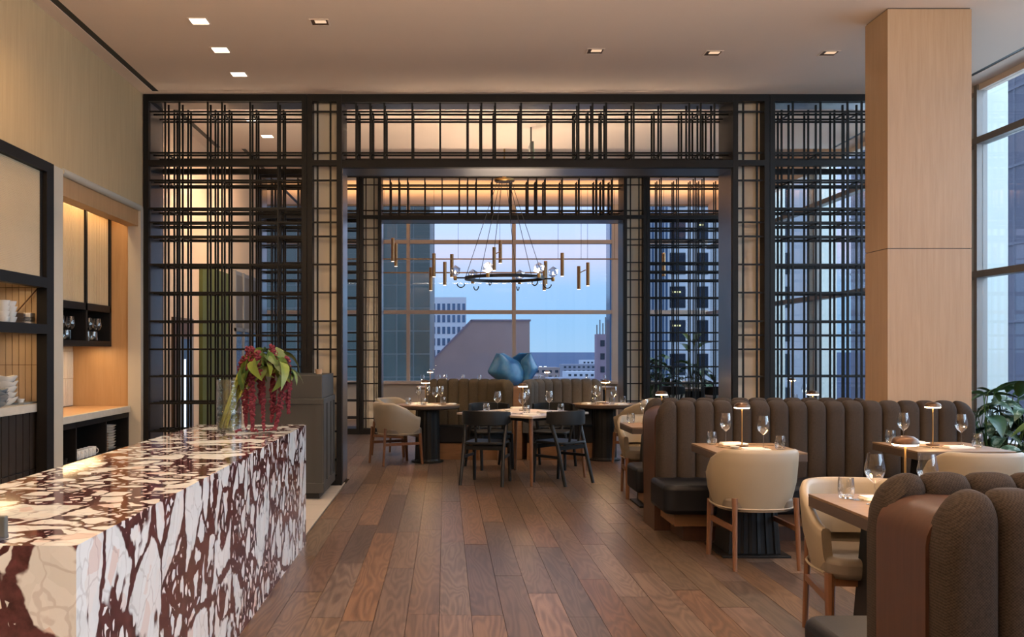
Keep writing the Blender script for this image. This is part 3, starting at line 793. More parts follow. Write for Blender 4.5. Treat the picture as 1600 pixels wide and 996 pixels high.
# second niche: wall cabinet, counter, cubbies
t = thing('wall_cabinet', 'black framed wall cabinet with glazed doors and open cubbies', 'cabinet')
cx0, cx1 = -3.985, -3.58
bxo('back', 'niche_oak', t, cx0, cx0+.01, 8.2, 10.29, 1.52, 2.90)
bxo('top_rail', 'black_bronze', t, cx0, cx1, 8.2, 10.29, 2.86, 2.918)
bxo('middle_rail', 'black_bronze', t, cx0+.01, cx1, 8.2, 10.29, 1.86, 1.93)
bxo('bottom_rail', 'black_bronze', t, cx0, cx1, 8.2, 10.29, 1.50, 1.555)
for y in (8.2, 8.87, 9.56, 10.245): bxo('post', 'black_bronze', t, cx0+.01, cx1, y, y+.045, 1.555, 2.86)
for k, (a, b) in enumerate(((8.245, 8.87), (8.915, 9.56), (9.605, 10.245))):
    d = bxo('glazed_door', 'ribbed_glass', t, cx1-.03, cx1-.02, a, b, 1.93, 2.86)
    for q in range(int((b-a)/.03)): piece('glass_rib', 'ribbed_glass', d, cx1-.02, cx1-.014, a+q*.03, a+q*.03+.018, 1.94, 2.85)
wine_prof = [(0, 0), (.034, .001), (.036, .004), (.006, .008), (.004, .02), (.004, .098), (.012, .106), (.032, .122), (.044, .150), (.045, .165), (.038, .205), (.033, .235)]
tumb_prof = [(0, .002), (.030, .002), (.034, .008), (.039, .04), (.038, .07), (.034, .098), (.032, .098), (.035, .068), (.036, .04), (.031, .014), (0, .012)]
WINE = MB().lathe(wine_prof, 20).mesh('wine_glass', 'drink_glass')
TUMB = MB().lathe(tumb_prof, 18).mesh('tumbler', 'drink_glass')
for i, y in enumerate((9.70, 9.82, 9.94, 10.06, 8.98, 9.10, 9.22, 9.34)):
    for j, x in enumerate((-3.65, -3.76)):
        o = link('cabinet_glass', WINE if (i+j) % 2 else TUMB, None, loc=(x, y, 1.555))
        tag(o, '%s clear glass from the left in the %s row of the %s cabinet cubby' % (('first', 'second', 'third', 'fourth')[i % 4], ('front', 'rear')[j], 'far' if y > 9.6 else 'near'), 'glass', 'glasses in the %s cubby' % ('far' if y > 9.6 else 'near'))
t = thing('service_counter', 'black open cubby base with stone edged oak counter in the niche', 'counter')
bxo('counter_top', 'shelf_oak', t, -3.985, -3.40, 8.2, 10.295, .803, .863, .003)
bxo('counter_edge', 'stone_edge', t, -3.40, -3.37, 8.2, 10.27, .80, .865, .003)
bxo('carcass_back', 'black_bronze', t, -3.98, -3.96, 8.2, 10.29, .06, .80)
bxo('carcass_floor', 'black_bronze', t, -3.96, -3.39, 8.2, 10.29, .06, .10)
bxo('plinth', 'black_bronze', t, -3.9, -3.43, 8.2, 10.29, 0, .06)
bxo('carcass_rail', 'black_bronze', t, -3.43, -3.39, 8.2, 10.27, .745, .80)
bxo('inner_shelf', 'black_bronze', t, -3.96, -3.40, 8.2, 10.29, .40, .43)
for y in (8.2, 8.80, 9.58, 10.25): bxo('upright', 'black_bronze', t, -3.96, -3.39, y, y+.03, .10, .80)
for k in range(6):
    c = thing('mug', 'white mug in the row in the middle cubby, %s from the left' % ('first', 'second', 'third', 'fourth', 'fifth', 'sixth')[k], 'mug', (-3.47, 8.92+k*.10, .43), 0, 'white mugs in the cubby')
    MB().lathe([(0, 0), (.035, 0), (.04, .01), (.042, .085), (.038, .085), (.036, .012), (0, .01)], 16).build('mug_wall', 'white_ceramic', c)
    MB().tube([(.04*math.cos(a)*.6+.04, 0, .045+.026*math.sin(a)) for a in [R(-80+20*i) for i in range(9)]], .005, 6).build('handle', 'white_ceramic', c)
stack('saucer', bowl_mesh(.07, .03, 'tan_ceramic'), 7, -3.48, 9.72, .43, .026, 'tan saucer', 'piled in the far cubby', 'saucer')
stack('side_plate', bowl_mesh(.085, .03, 'white_ceramic'), 9, -3.50, 9.94, .43, .028, 'cream side plate', 'piled in the far cubby', 'plate')
t = thing('cooking_pan', 'dark shallow pan in the near cubby under the niche counter', 'pan', (-3.50, 8.62, .43))
MB().lathe([(0, 0), (.09, 0), (.10, .05), (.095, .05), (.085, .006), (0, .006)], 20).build('pan_body', 'black_wood', t)

# ================================================================== chairs
def tub_chair():
    t = thing('tub_chair', '', 'chair')
    a, b = .295, .30
    def path(s):       # s in -1..1 plan of the outer shell
        q = abs(s); sg = 1 if s >= 0 else -1
        if q < .62:
            f = q/.62*PI/2; x = a*math.sin(f)**.80; y = -b*math.cos(f)**.80
        else:
            g = (q-.62)/.38; x = a-.030*g*g; y = .22*g
        return Vector((sg*x, y))
    def top(s):
        q = abs(s); k = min(1, max(0, (q-.34)/.66)); k = k*k*(3-2*k); return .795-.185*k
    m = MB(); N = 49; K = [(0, .39, 0), (0, .45, 0), (.0, .6, 0), (0, .75, 0), (0, .93, 0), (.18, .985, 0), (.5, 1.0, 0), (.82, .985, 0), (1, .93, 0), (1, .7, 0), (1, .45, 0), (1, .32, 0)]
    rows = []
    for i in range(N):
        s = -1+2*i/(N-1); p = path(s); e = 1e-3
        d = (path(min(1, s+e))-path(max(-1, s-e))).normalized(); nrm = Vector((-d.y, d.x))
        if nrm.dot(-p) < 0: nrm = -nrm
        zt_ = top(s); row = []
        for k, (ins, f, _) in enumerate(K):
            if k == 0: z = .385
            else: z = .385+(zt_-.385)*f if f > .4 else .385+(zt_-.385)*f
            rel = (z-.385)/.41; tap = 1-.13*(1-min(1, rel))**1.6
            if k == 0: z = .375; tap = .80
            th = .048
            v = Vector((p.x*tap, p.y*tap))+nrm*(ins*th)
            row.append((v.x, v.y, z))
        rows.append(row)
    vs = [v for r in rows for v in r]; n = len(K); fs = []
    for i in range(N-1):
        for k in range(n-1): fs.append((i*n+k, i*n+k+1, (i+1)*n+k+1, (i+1)*n+k))
    fs += [tuple(range(n)), tuple((N-1)*n+k for k in range(n-1, -1, -1))]
    m.add(vs, fs); sh = m.build('shell', 'cream_leather', t, angle=60)
    # piping seam around the bottom of the shell
    MB().tube([(path(-1+2*i/40).x*.885, path(-1+2*i/40).y*.885, .398) for i in range(41)], .006, 6).build('piping', 'cream_leather', sh)
    m = MB(); m.prism(rrect(-.235, .235, -.22, .27, .10, 6), .375, .475)
    m.build('seat_cushion', 'tan_leather', t, bevel=.03, seg=3)
    for sx in (-1, 1):
        MB().tube([(sx*.205, -.262, .475), (sx*.207, -.268, .40), (sx*.215, -.295, 0)], lambda f: .016+.011*math.sin(PI*min(1, f*1.6+.15)) if f < .6 else .026-.011*f, 10).build('leg', 'leg_walnut', t)
        MB().tube([(sx*.215, .215, .40), (sx*.222, .245, 0)], lambda f: .026-.008*f, 10).build('leg', 'leg_walnut', t)
        MB().bar((sx*.212, -.275, .27), (sx*.217, .225, .27), .020, .034).build('stretcher', 'leg_walnut', t, False)
    MB().bar((-.21, .22, .36), (.21, .22, .36), .02, .035).build('front_rail', 'leg_walnut', t, False)
    return t
TUB = Proto(tub_chair())
G_TUB = 'cream leather tub chairs'
TUB.put((2.11, 6.62, 0), R(2), 'cream leather tub chair seen from behind at the left banquette table', G_TUB)
TUB.put((3.52, 6.42, 0), R(-3), 'cream tub chair back cut off behind the foreground banquette', G_TUB)
TUB.put((2.06, 4.72, 0), R(172), 'cream tub chair facing the camera beside the foreground banquette', G_TUB)
TUB.put((2.02, 9.62, 0), R(176), 'cream tub chair half hidden behind the rounded banquette end', G_TUB)
TUB.put((3.62, 9.62, 0), R(184), 'cream tub chair behind the long banquette near the column', G_TUB)
TUB.put((-.62, 12.38, 0), R(-62), 'cream tub chair standing left of the left round table', G_TUB)
TUB.put((-.66, 13.42, 0), R(-122), 'cream tub chair on the far side of the left round table', G_TUB)
TUB.put((2.50, 12.42, 0), R(42), 'cream tub chair on the near right side of the right round table', G_TUB)
TUB.put((2.78, 13.15, 0), R(112), 'cream tub chair with lit rim right of the right round table', G_TUB)

def black_chair():
    t = thing('black_chair', '', 'chair')
    m = MB(); m.prism(rrect(-.215, .215, -.21, .22, .07, 5), .435, .465); m.build('seat', 'black_wood', t, bevel=.008)
    N = 25; rows = []; m = MB(); K = [(0, .645), (-.014, .65), (-.016, .72), (-.012, .80), (0, .806), (.012, .80), (.014, .72), (.010, .65)]
    def arc(s): f = s*R(82); return Vector((.262*math.sin(f), -.25*math.cos(f)+.0)), Vector((math.sin(f), -math.cos(f)))
    for i in range(N):
        s = -1+2*i/(N-1); p, nr = arc(s)
        for (o, z) in K: rows.append((p.x-nr.x*o, p.y-nr.y*o+.0, z+(-.012*abs(s)**2 if z > .7 else .02*abs(s)**3)))
    n = len(K); fs = [(i*n+k, i*n+(k+1) % n, (i+1)*n+(k+1) % n, (i+1)*n+k) for i in range(N-1) for k in range(n)]
    fs += [tuple(range(n)), tuple((N-1)*n+k for k in range(n-1, -1, -1))]
    m.add(rows, fs); m.build('backrest', 'black_wood', t)
    for sx in (-1, 1):
        MB().tube([(sx*.235, -.06, .70), (sx*.222, -.15, .44), (sx*.232, -.27, 0)], lambda f: .023-.005*f, 8).build('leg', 'black_wood', t)
        MB().tube([(sx*.20, .19, .435), (sx*.205, .215, 0)], lambda f: .023-.006*f, 8).build('leg', 'black_wood', t)
        MB().tube([(sx*.075, -.19, .45), (sx*.075, -.235, .67)], .014, 8).build('back_spindle', 'black_wood', t)
        MB().bar((sx*.222, -.19, .30), (sx*.203, .20, .30), .016, .03).build('stretcher', 'black_wood', t, False)
    MB().bar((-.2, .19, .40), (.2, .19, .40), .018, .045).build('seat_rail', 'black_wood', t, False)
    MB().bar((-.21, -.16, .40), (.21, -.16, .40), .018, .045).build('seat_rail', 'black_wood', t, False)
    return t
BLK = Proto(black_chair())
G_BLK = 'black chairs around the pale square table'
BLK.put((.46, 10.56, 0), R(-17), 'black wooden chair with its back to us at the left of the square table', G_BLK)
BLK.put((1.27, 10.60, 0), R(42), 'black wooden chair turned at the right of the square table', G_BLK)
BLK.put((.56, 11.92, 0), R(-160), 'black wooden chair on the far left side of the square table', G_BLK)
BLK.put((1.33, 11.92, 0), R(160), 'black wooden chair on the far right side of the square table', G_BLK)

# ================================================================== tables
def rect_table(x0, x1, y0, y1, label, z=.75):
    cx, cy = (x0+x1)/2, (y0+y1)/2
    t = thing('pedestal_table', label, 'table', (cx, cy, 0)); w, d = (x1-x0)/2, (y1-y0)/2
    bxo('table_top', 'table_oak', t, -w, w, -d, d, z-.012, z, .002)
    bxo('apron_edge', 'table_edge', t, -w, w, -d, d, z-.062, z-.0122, .003)
    m = MB(); a, b = .145, .185
    m.add([(-b, -b, .015), (b, -b, .015), (b, b, .015), (-b, b, .015), (-a, -a, z-.062), (a, -a, z-.062), (a, a, z-.062), (-a, a, z-.062)],
          [(3, 2, 1, 0), (4, 5, 6, 7), (0, 1, 5, 4), (1, 2, 6, 5), (2, 3, 7, 6), (3, 0, 4, 7)])
    m.build('pedestal', 'black_wood', t, False, bevel=.006)
    for k in range(6):
        for s in (-1, 1):
            f = -.8+1.6*k/5; MB().bar((f*b, s*b, .02), (f*a, s*a, z-.065), .022, .014).build('flute', 'black_wood', t, False)
    bxo('base_plate', 'black_bronze', t, -.24, .24, -.24, .24, 0, .015, .003)
    return t
rect_table(1.87, 2.49, 6.60, 7.30, 'oak pedestal table behind the central cream chair at the long banquette')
rect_table(3.29, 3.98, 6.69, 7.40, 'oak pedestal table at the right end of the long banquette by the plant')
rect_table(1.78, 2.42, 4.02, 4.71, 'oak pedestal table nearest the camera beside the foreground banquette')
rect_table(1.71, 2.36, 8.80, 9.42, 'oak pedestal table just behind the rounded banquette end')
rect_table(3.28, 3.93, 8.80, 9.42, 'oak pedestal table hidden behind the banquette and column')
def round_table(x, y, r, label, z=.75):
    t = thing('round_table', label, 'table', (x, y, 0))
    MB().lathe([(0, z-.012), (r, z-.012), (r, z), (0, z)], 48).build('table_top', 'table_oak', t)
    MB().lathe([(0, z-.055), (r-.03, z-.055), (r-.004, z-.04), (r, z-.0125), (0, z-.0122)], 48).build('apron_edge', 'table_edge', t)
    m = MB(); n = 40; pr = [(.175, .015), (.165, .04), (.158, .35), (.155, z-.055)]; vs = []
    for q, zz in pr:
        for k in range(n): a = 2*PI*k/n; rr = q*(1-.03*(k % 2)); vs.append((rr*math.cos(a), rr*math.sin(a), zz))
    fs = [(i*n+k, i*n+(k+1) % n, (i+1)*n+(k+1) % n, (i+1)*n+k) for i in range(3) for k in range(n)]+[tuple(range(n-1, -1, -1)), tuple(3*n+k for k in range(n))]
    m.add(vs, fs); m.build('fluted_drum', 'black_wood', t, False)
    MB().lathe([(0, 0), (.21, 0), (.21, .015), (0, .015)], 32).build('base_plate', 'black_bronze', t)
    return t
round_table(-.236, 12.62, .425, 'round oak table on a dark drum at the left of the opening')
round_table(2.12, 12.80, .42, 'round oak table on a dark drum at the right of the opening')
th = R(47.9); tcx, tcy = .925+1.074*.5*(math.cos(th)-math.sin(th)), 10.22+1.074*.5*(math.cos(th)+math.sin(th))
t = thing('square_table', 'pale topped square table set cornerwise with walnut legs and black chairs', 'table', (tcx, tcy, 0), th)
bxo('table_top', 'pale_table', t, -.537, .537, -.537, .537, .728, .752, .004)
bxo('apron', 'black_wood', t, -.44, .44, -.44, .44, .69, .728)
for sx in (-1, 1):
    for sy in (-1, 1):
        MB().tube([(sx*.46, sy*.46, .728), (sx*.505, sy*.505, 0)], lambda f: .024-.009*f, 10).build('leg', 'leg_walnut', t)
        MB().bar((sx*.1, sy*.1, .675), (sx*.46, sy*.46, .69), .03, .04).build('brace', 'black_wood', t, False)
# ================================================================== channel-backed banquettes
def channel(w, h, mat, bulge=.035, t=.085, drop=None, name='channel'):
    """upright padded channel facing -Y, back at y=0, bottom at z=0; drop(u) lowers the top across the width"""
    m = MB(); NU = 11; prof = []
    rr = .055
    for k in range(6): prof.append((-t, (1-rr/h)*k/5, -1, 0))
    for k in range(1, 6):
        a = R(90*k/5); prof.append((-t+rr-rr*math.cos(a), None, -math.cos(a), math.sin(a), rr*math.sin(a)))
    prof.append((0, None, 0, 1, rr)); prof.append((.012, None, 1, .3, rr-.02)); prof.append((.004, None, 0, 0, rr-.14))
    def fn(u, v):
        i = min(len(prof)-1, int(round(v*(len(prof)-1)))); p = prof[i]
        j = int(round(u*(NU+1)))-1; edge = j < 0 or j >= NU; u = min(1, max(0, j/(NU-1))); s = 2*u-1
        hh = h-(drop(u) if drop else 0)
        b = bulge*(max(0, 1-abs(s)**3.2))**.6
        z = (hh*p[1] if p[1] is not None else hh-rr+p[4])
        return (s*w/2, 0 if edge else p[0]-bulge*.2+p[2]*b, z+p[3]*b)
    m.grid(fn, NU+2, len(prof)); return m.mesh(name, mat, True, 70)

def straight_banquette(label, x0, x1, ysp0, ysp1, front, rear, matf, top=1.018, seat_x0=None, spine_x1=None, left_round=True, seat_mat='black_leather'):
    t = thing('double_banquette', label, 'banquette')
    sx1 = spine_x1 if spine_x1 else x1
    # wooden spine with rounded top end, profile in XZ extruded along Y
    r = .11; pts = [(x0, 0)]+[(x0+r-r*math.cos(R(15*k)), top-.03-r+r*math.sin(R(15*k))) for k in range(7)]+[(sx1, top-.03), (sx1, 0)]
    MB().prism(pts, ysp0, ysp1, 'Y').build('spine', 'walnut_spine', t, angle=25)
    w = .149; zs = .36
    def chans(y, rot, n, xs):
        full = channel(w, top-zs, matf)
        rc = .13
        lo = channel(w, top-zs, matf, drop=lambda u: max(0, rc-math.sqrt(max(0, rc*rc-max(0, rc-u*w)**2))))
        hi = channel(w, top-zs, matf, drop=lambda u: max(0, rc-math.sqrt(max(0, rc*rc-max(0, rc-(1-u)*w)**2))))
        for k in range(n):
            first, last = k == 0, k == n-1
            if rot: first, last = last, first
            me = lo if first and not rot else hi if last and not rot else hi if first else lo if last else full
            if rot: me = hi if k == 0 else lo if k == n-1 else full
            link('channel', me, t, loc=(xs+w*(k+.5), y, zs), rotz=PI if rot else 0)
    if front:
        n = int(round((x1-x0-.01)/w)); chans(ysp0, False, n, x0+.01)
        MB().prism(rrect(x0-.05, x1-.02, ysp0-.60, ysp0-.06, .09, 6, (0, 0, 1, 1)), .225, .445).build('seat_cushion', seat_mat, t, bevel=.035, seg=3)
        bxo('plinth', 'plinth_wood', t, x0+.05, x1-.05, ysp0-.47, ysp0, .12, .225)
        bxo('toe_kick', 'walnut_spine', t, x0+.13, x1-.1, ysp0-.41, ysp0, 0, .12)
    if rear:
        n = int(round((sx1-x0-.01)/w)); chans(ysp1, True, n, x0+.01)
        MB().prism(rrect(x0-.05, x1-.02, ysp1+.06, ysp1+.56, .09, 6, (1, 1, 0, 0)), .225, .445).build('seat_cushion', seat_mat, t, bevel=.035, seg=3)
        bxo('plinth', 'plinth_wood', t, x0+.05, x1-.05, ysp1, ysp1+.47, .12, .225)
        bxo('toe_kick', 'walnut_spine', t, x0+.13, x1-.1, ysp1, ysp1+.41, 0, .12)
    return t
straight_banquette('long dark grey channel backed banquette with black leather seat around the column', 1.687, 4.30, 7.75, 8.175, True, True, 'taupe_weave', spine_x1=3.565)
straight_banquette('foreground banquette in brown weave with rounded walnut spine', 1.40, 4.30, 2.80, 3.12, True, True, 'taupe_weave')

def path_len(ps): return sum((b-a).length for a, b in zip(ps[:-1], ps[1:]))
def arc_booth(label, P, mat, side):
    t = thing('curved_booth', label, 'booth')
    ps = [Vector((p.x, p.y)) for p in bez((*P[0], 0), (*P[1], 0), (*P[2], 0), 60)]
    L = path_len(ps); n = 9; w = L/n
    me = channel(w*1.03, 1.04-.36, mat, bulge=.03)
    rc = .12
    lo = channel(w*1.03, .68, mat, bulge=.03, drop=lambda u: max(0, rc-math.sqrt(max(0, rc*rc-max(0, rc-u*w)**2))))
    hi = channel(w*1.03, .68, mat, bulge=.03, drop=lambda u: max(0, rc-math.sqrt(max(0, rc*rc-max(0, rc-(1-u)*w)**2))))
    def at(s):
        acc = 0
        for a, b in zip(ps[:-1], ps[1:]):
            l = (b-a).length
            if acc+l >= s or b is ps[-1]: return a+(b-a)*((s-acc)/l), (b-a).normalized()
            acc += l
    for k in range(n):
        p, d = at((k+.5)*w)
        nr = Vector((-d.y, d.x))
        if nr.y > 0: nr = -nr            # towards the camera
        ang = math.atan2(nr.y, nr.x)+PI/2
        m_ = me
        if k == 0: m_ = hi if side < 0 else lo
        if k == n-1: m_ = lo if side < 0 else hi
        link('channel', m_, t, loc=(p.x, p.y, .36), rotz=ang)
    front = []; backp = []
    for i, p in enumerate(ps):
        d = (ps[min(i+1, 60)]-ps[max(i-1, 0)]).normalized(); nr = Vector((-d.y, d.x))
        if nr.y > 0: nr = -nr
        f = min(1, i/22); f = f*f*(3-2*f)
        front.append(p+nr*(.22+.24*f)); backp.append(p+nr*.05)
    poly = [(p.x, p.y) for p in backp]+[(p.x, p.y) for p in front[::-1]]
    MB().prism(poly, .225, .445).build('seat_cushion', 'black_leather', t, bevel=.02)
    c = [(a*.9+b*.1) for a, b in zip(front, backp)]
    poly = [(p.x, p.y) for p in backp]+[(p.x, p.y) for p in c[::-1]]
    MB().prism(poly, .0, .225).build('plinth', 'plinth_wood', t)
    return t
arc_booth('olive brown channelled booth curving behind the left round table', ((.885, 12.78), (.76, 13.30), (-.26, 13.26)), 'olive_weave', -1)
arc_booth('grey channelled booth curving towards the right round table', ((1.035, 12.78), (1.16, 13.30), (2.16, 13.26)), 'grey_weave', 1)
tag(MB().prism([(.90, 12.80), (1.02, 12.80), (1.12, 13.12), (1.42, 13.30), (2.14, 13.30), (2.14, 13.55), (-.24, 13.55), (-.24, 13.30), (.50, 13.30), (.80, 13.12)], 0, .965).build('booth_divider', 'plinth_wood', None, False, bevel=.006),
    'oak divider standing between the two curved booths', 'divider')
# blue folded sculpture: two cupped shells
t = thing('blue_sculpture', 'blue folded ceramic sculpture on the divider between the booths', 'sculpture', (.955, 13.42, .982))
def shell(left, right, bulge, yb, mat='blue_glaze'):
    def ip(E, q):
        q = min(.9999, q)*(len(E)-1); i = int(q); f = q-i; f = f
        return (E[i][0]*(1-f)+E[i+1][0]*f, E[i][1]*(1-f)+E[i+1][1]*f)
    def fn(u, v):
        a = ip(left, v); b = ip(right, v); sg = math.sin(PI*u)
        return (a[0]*(1-u)+b[0]*u, yb-bulge*sg*(.5+.5*math.sin(PI*v)), a[1]*(1-u)+b[1]*u)
    o = MB().grid(fn, 16, 18).build('folded_shell', mat, t, angle=80)
    s = o.modifiers.new('solid', 'SOLIDIFY'); s.thickness = .014; s.offset = 1
shell([(-.10, 0), (-.21, .058), (-.363, .174), (-.30, .30), (-.232, .435)], [(.06, 0), (.135, .07), (.138, .19), (.07, .31), (-.145, .428)], .15, 0)
shell([(.10, .0), (.145, .09), (.125, .22), (.11, .33), (.225, .435)], [(.16, .0), (.232, .058), (.34, .218), (.285, .33), (.228, .442)], .09, .04)
shell([(-.15, .0), (-.14, .12), (-.06, .25), (-.02, .36), (.09, .432)], [(.20, 0), (.24, .12), (.24, .25), (.25, .36), (.232, .445)], -.09, .10)

# ================================================================== table lamps and place settings
def table_lamp():
    t = thing('table_lamp', '', 'lamp')
    MB().lathe([(0, 0), (.044, 0), (.046, .004), (.044, .009), (0, .010)], 24).build('base', 'lamp_bronze', t)
    MB().lathe([(.0045, .009), (.0045, .285)], 10).build('stem', 'brass', t)
    hd = MB().lathe([(.0555, .2855), (.0585, .287), (.058, .294), (.052, .308), (.035, .319), (0, .324)], 28).build('shade', 'lamp_bronze', t)
    MB().lathe([(0, .278), (.045, .279), (.053, .281), (.0555, .2855)], 24).build('diffuser', 'lamp_glow', t)
    return t
LAMP = Proto(table_lamp())
NAPK = MB().prism(rrect(-.10, .10, -.045, .045, .008, 3), 0, .008).prism(rrect(-.095, .06, -.04, .04, .008, 3), .008, .016).mesh('napkin', 'linen', False)
KNIFE = MB().box(-.006, .006, -.10, 0, 0, .006).prism([(-.007, 0), (.007, 0), (.009, .07), (.002, .11), (-.006, .09)], .001, .003).mesh('knife', 'cutlery_steel', False)
FORK = MB().box(-.004, .004, -.10, .03, 0, .004)
for k in range(4): FORK.box(-.0105+k*.006, -.0075+k*.006, .045, .09, .001, .003)
FORK.box(-.011, .011, .03, .046, .001, .0035); FORK = FORK.mesh('fork', 'cutlery_steel', False)
DISH = bowl_mesh(.035, .02, 'white_ceramic')
BREAD = bowl_mesh(.075, .016, 'white_ceramic')
def put(name, me, x, y, z, label, cat, group, rz=0):
    o = link(name, me, None, loc=(x, y, z), rotz=rz); return tag(o, label, cat, group)
def setting(where, z, lamp=None, wines=(), tumblers=(), napkins=(), forks=(), dishes=(), knives=()):
    def names(items):
        n = len(items)
        if n == 1: return ['the only']
        idx = sorted(range(n), key=lambda i: items[i][0]/items[i][1]); w = ['']*n
        terms = {2: ['left', 'right'], 3: ['left', 'middle', 'right'], 4: ['leftmost', 'second from left', 'third from left', 'rightmost'], 5: ['leftmost', 'second from left', 'middle', 'second from right', 'rightmost']}[n]
        for k, i in enumerate(idx): w[i] = terms[k]
        return w
    if lamp: LAMP.put((*lamp, z), 0, 'lit bronze mushroom lamp on %s' % where, 'small lit table lamps')
    for (nm, me, items, what, cat) in (('wine_glass', WINE, wines, 'stemmed wine glass', 'wine glass'), ('tumbler', TUMB, tumblers, 'clear water tumbler', 'tumbler'), ('napkin', NAPK, napkins, 'folded white napkin', 'napkin'),
                                      ('fork', FORK, forks, 'steel fork', 'fork'), ('knife', KNIFE, knives, 'steel knife', 'knife'), ('dish', DISH, dishes, 'tiny white dish', 'dish')):
        for it, wd in zip(items, names(items) if items else []):
            lab = ('%s on %s' if wd == 'the only' else '%s, '+wd+' one, on %s') % (what, where)
            put(nm, me, it[0], it[1], z, lab, cat, '%s settings' % where if len(items) > 1 else None or '%s settings' % where, it[2] if len(it) > 2 else 0)
setting('the left table of the long banquette', .75, (2.178, 7.05), [(2.10, 7.19), (2.285, 6.90)], [(1.99, 7.17), (2.385, 6.84)], [(2.16, 7.20, .1), (2.19, 6.78, 0)], [(2.02, 6.93, .5), (2.33, 7.12, 1.3)], [(2.07, 6.87)], [(2.06, 7.02, .4)])
setting('the right table of the long banquette', .75, (3.62, 7.13), [(3.46, 7.25), (3.81, 7.09)], [(3.395, 7.32), (3.88, 7.0)], [(3.56, 7.28, .2), (3.70, 6.92, .1)], [(3.54, 6.92, .7)], (), [(3.50, 7.0, .6)])
setting('the table nearest the camera', .75, (2.05, 4.28), [(1.95, 4.36), (2.18, 4.34)], [(1.905, 4.565), (2.30, 4.1)], [(2.06, 4.53, .1), (2.10, 4.10, 0)], [(1.98, 4.50, 1.2)], (), [(2.0, 4.46, 1.2)])
setting('the pale square table', .752, (.91, 11.28), [(.60, 11.05), (.86, 10.72), (1.20, 11.10), (.98, 11.62)], [(.47, 11.00), (.90, 10.62), (1.32, 10.98)], [(.66, 10.82, .8), (.94, 10.50, 0), (1.13, 10.84, -.7), (.90, 11.75, .2)], [(.80, 10.66, .6), (1.04, 10.62, -.6)], [(.72, 11.1)])
setting('the left round table', .75, (-.26, 12.58), [(-.13, 12.50), (-.06, 12.72), (-.36, 12.86), (-.24, 12.90)], [(-.48, 12.44), (-.28, 12.32), (-.03, 12.60)], [(-.42, 12.52, .7), (-.16, 12.36, -.5), (.08, 12.62, 1.3)], [(-.33, 12.42, .5)], [(-.35, 12.70)])
BREAD_POS = [(-.40, 12.74), (-.30, 12.78), (2.12, 13.02)]
for (x, y), w in zip(BREAD_POS, ('left of the lamp on the left round table', 'behind the lamp on the left round table', 'behind the lamp on the right round table')):
    put('bread_plate', BREAD, x, y, .75, 'small white bread plate %s' % w, 'plate', None)
setting('the right round table', .75, (2.13, 12.78), [(2.0, 12.62), (2.22, 12.66), (2.02, 13.05)], [(1.93, 12.52), (2.38, 12.86), (2.16, 12.45)], [(1.86, 12.70, 1.2), (2.30, 12.56, .6)], [(2.08, 12.48, .2)])
setting('the table behind the rounded banquette end', .75, (2.06, 9.15), [(1.93, 9.30), (2.22, 9.0)], [(1.80, 9.32), (2.28, 9.25)], [(2.05, 9.32, 0)])
setting('the table hidden behind the column', .75, (3.52, 9.2), [(3.40, 9.30), (3.66, 9.28), (3.42, 9.05)], [(3.34, 9.2), (3.80, 9.2)], [(3.6, 9.32, 0)])
# tables beyond the screens
def far_table(x, y, label, w=.62):
    t = thing('far_table', label, 'table', (x, y, 0))
    bxo('table_top', 'table_oak', t, -w/2, w/2, -.33, .33, .705, .75, .003)
    bxo('pedestal', 'black_wood', t, -.14, .14, -.14, .14, .012, .705)
    bxo('base_plate', 'black_bronze', t, -.22, .22, -.22, .22, 0, .012)
for k, (x, y, lab, wh) in enumerate(((-.25, 18.9, 'table by the far window left of the sculpture', 'the far window table left of the sculpture'), (.55, 18.9, 'table by the far window behind the sculpture', 'the far window table behind the sculpture'),
                                    (2.05, 18.9, 'table by the far window right of the sculpture', 'the far window table right of the sculpture'), (3.0, 18.9, 'table by the far window before the broad mullion', 'the far window table by the broad mullion'),
                                    (4.70, 18.15, 'dark table beside the leafy plants beyond the opening', 'the dark table by the far plants'), (4.95, 13.6, 'table by the right windows between the screens', 'the table by the right windows'))):
    far_table(x, y, lab)
    setting(wh, .75, (x-.05, y) if k in (0, 2, 5) else None, [(x-.2, y+.05), (x+.12, y-.05), (x+.25, y+.1)][:2 if k else 3], [(x-.08, y-.22)], [(x+.05, y-.25, 0)])
for k, (x, y, a, w) in enumerate(((4.25, 17.85, -50, 'left of the dark table by the far plants'), (4.95, 17.72, 10, 'in front of the dark table by the far plants'))):
    BLK.put((x, y, 0), R(a), 'black wooden chair %s' % w, G_BLK)

# ================================================================== chandelier of faceted globes
t = thing('globe_chandelier', 'black ring chandelier with faceted glass globes hung on cables', 'chandelier', (.83, 13.5, 0))
zr = 2.475
MB().lathe([(0, 3.83), (.13, 3.83), (.14, 3.84), (.14, 3.87), (.03, 3.885), (.02, 3.93), (0, 3.93)], 28).build('canopy', 'brass', t)
MB().lathe([(.012, 3.93), (.012, CEIL2)], 10).build('canopy_stem', 'brass', t)
MB().lathe([(.54, zr-.022), (.56, zr-.022), (.56, zr+.022), (.54, zr+.022), (.54, zr-.022)], 48).build('ring', 'chandelier_black', t)
def globe_mesh():
    bm = bmesh.new(); bmesh.ops.create_icosphere(bm, subdivisions=1, radius=.082); me = bpy.data.meshes.new('globe')
    bm.to_mesh(me); bm.free(); me.materials.append(MATS['globe_glass']); return me
GM = globe_mesh(); BULB = MB().lathe([(0, -.02), (.010, -.016), (.013, 0), (.008, .018), (0, .026)], 10).mesh('bulb', 'bulb_glow')
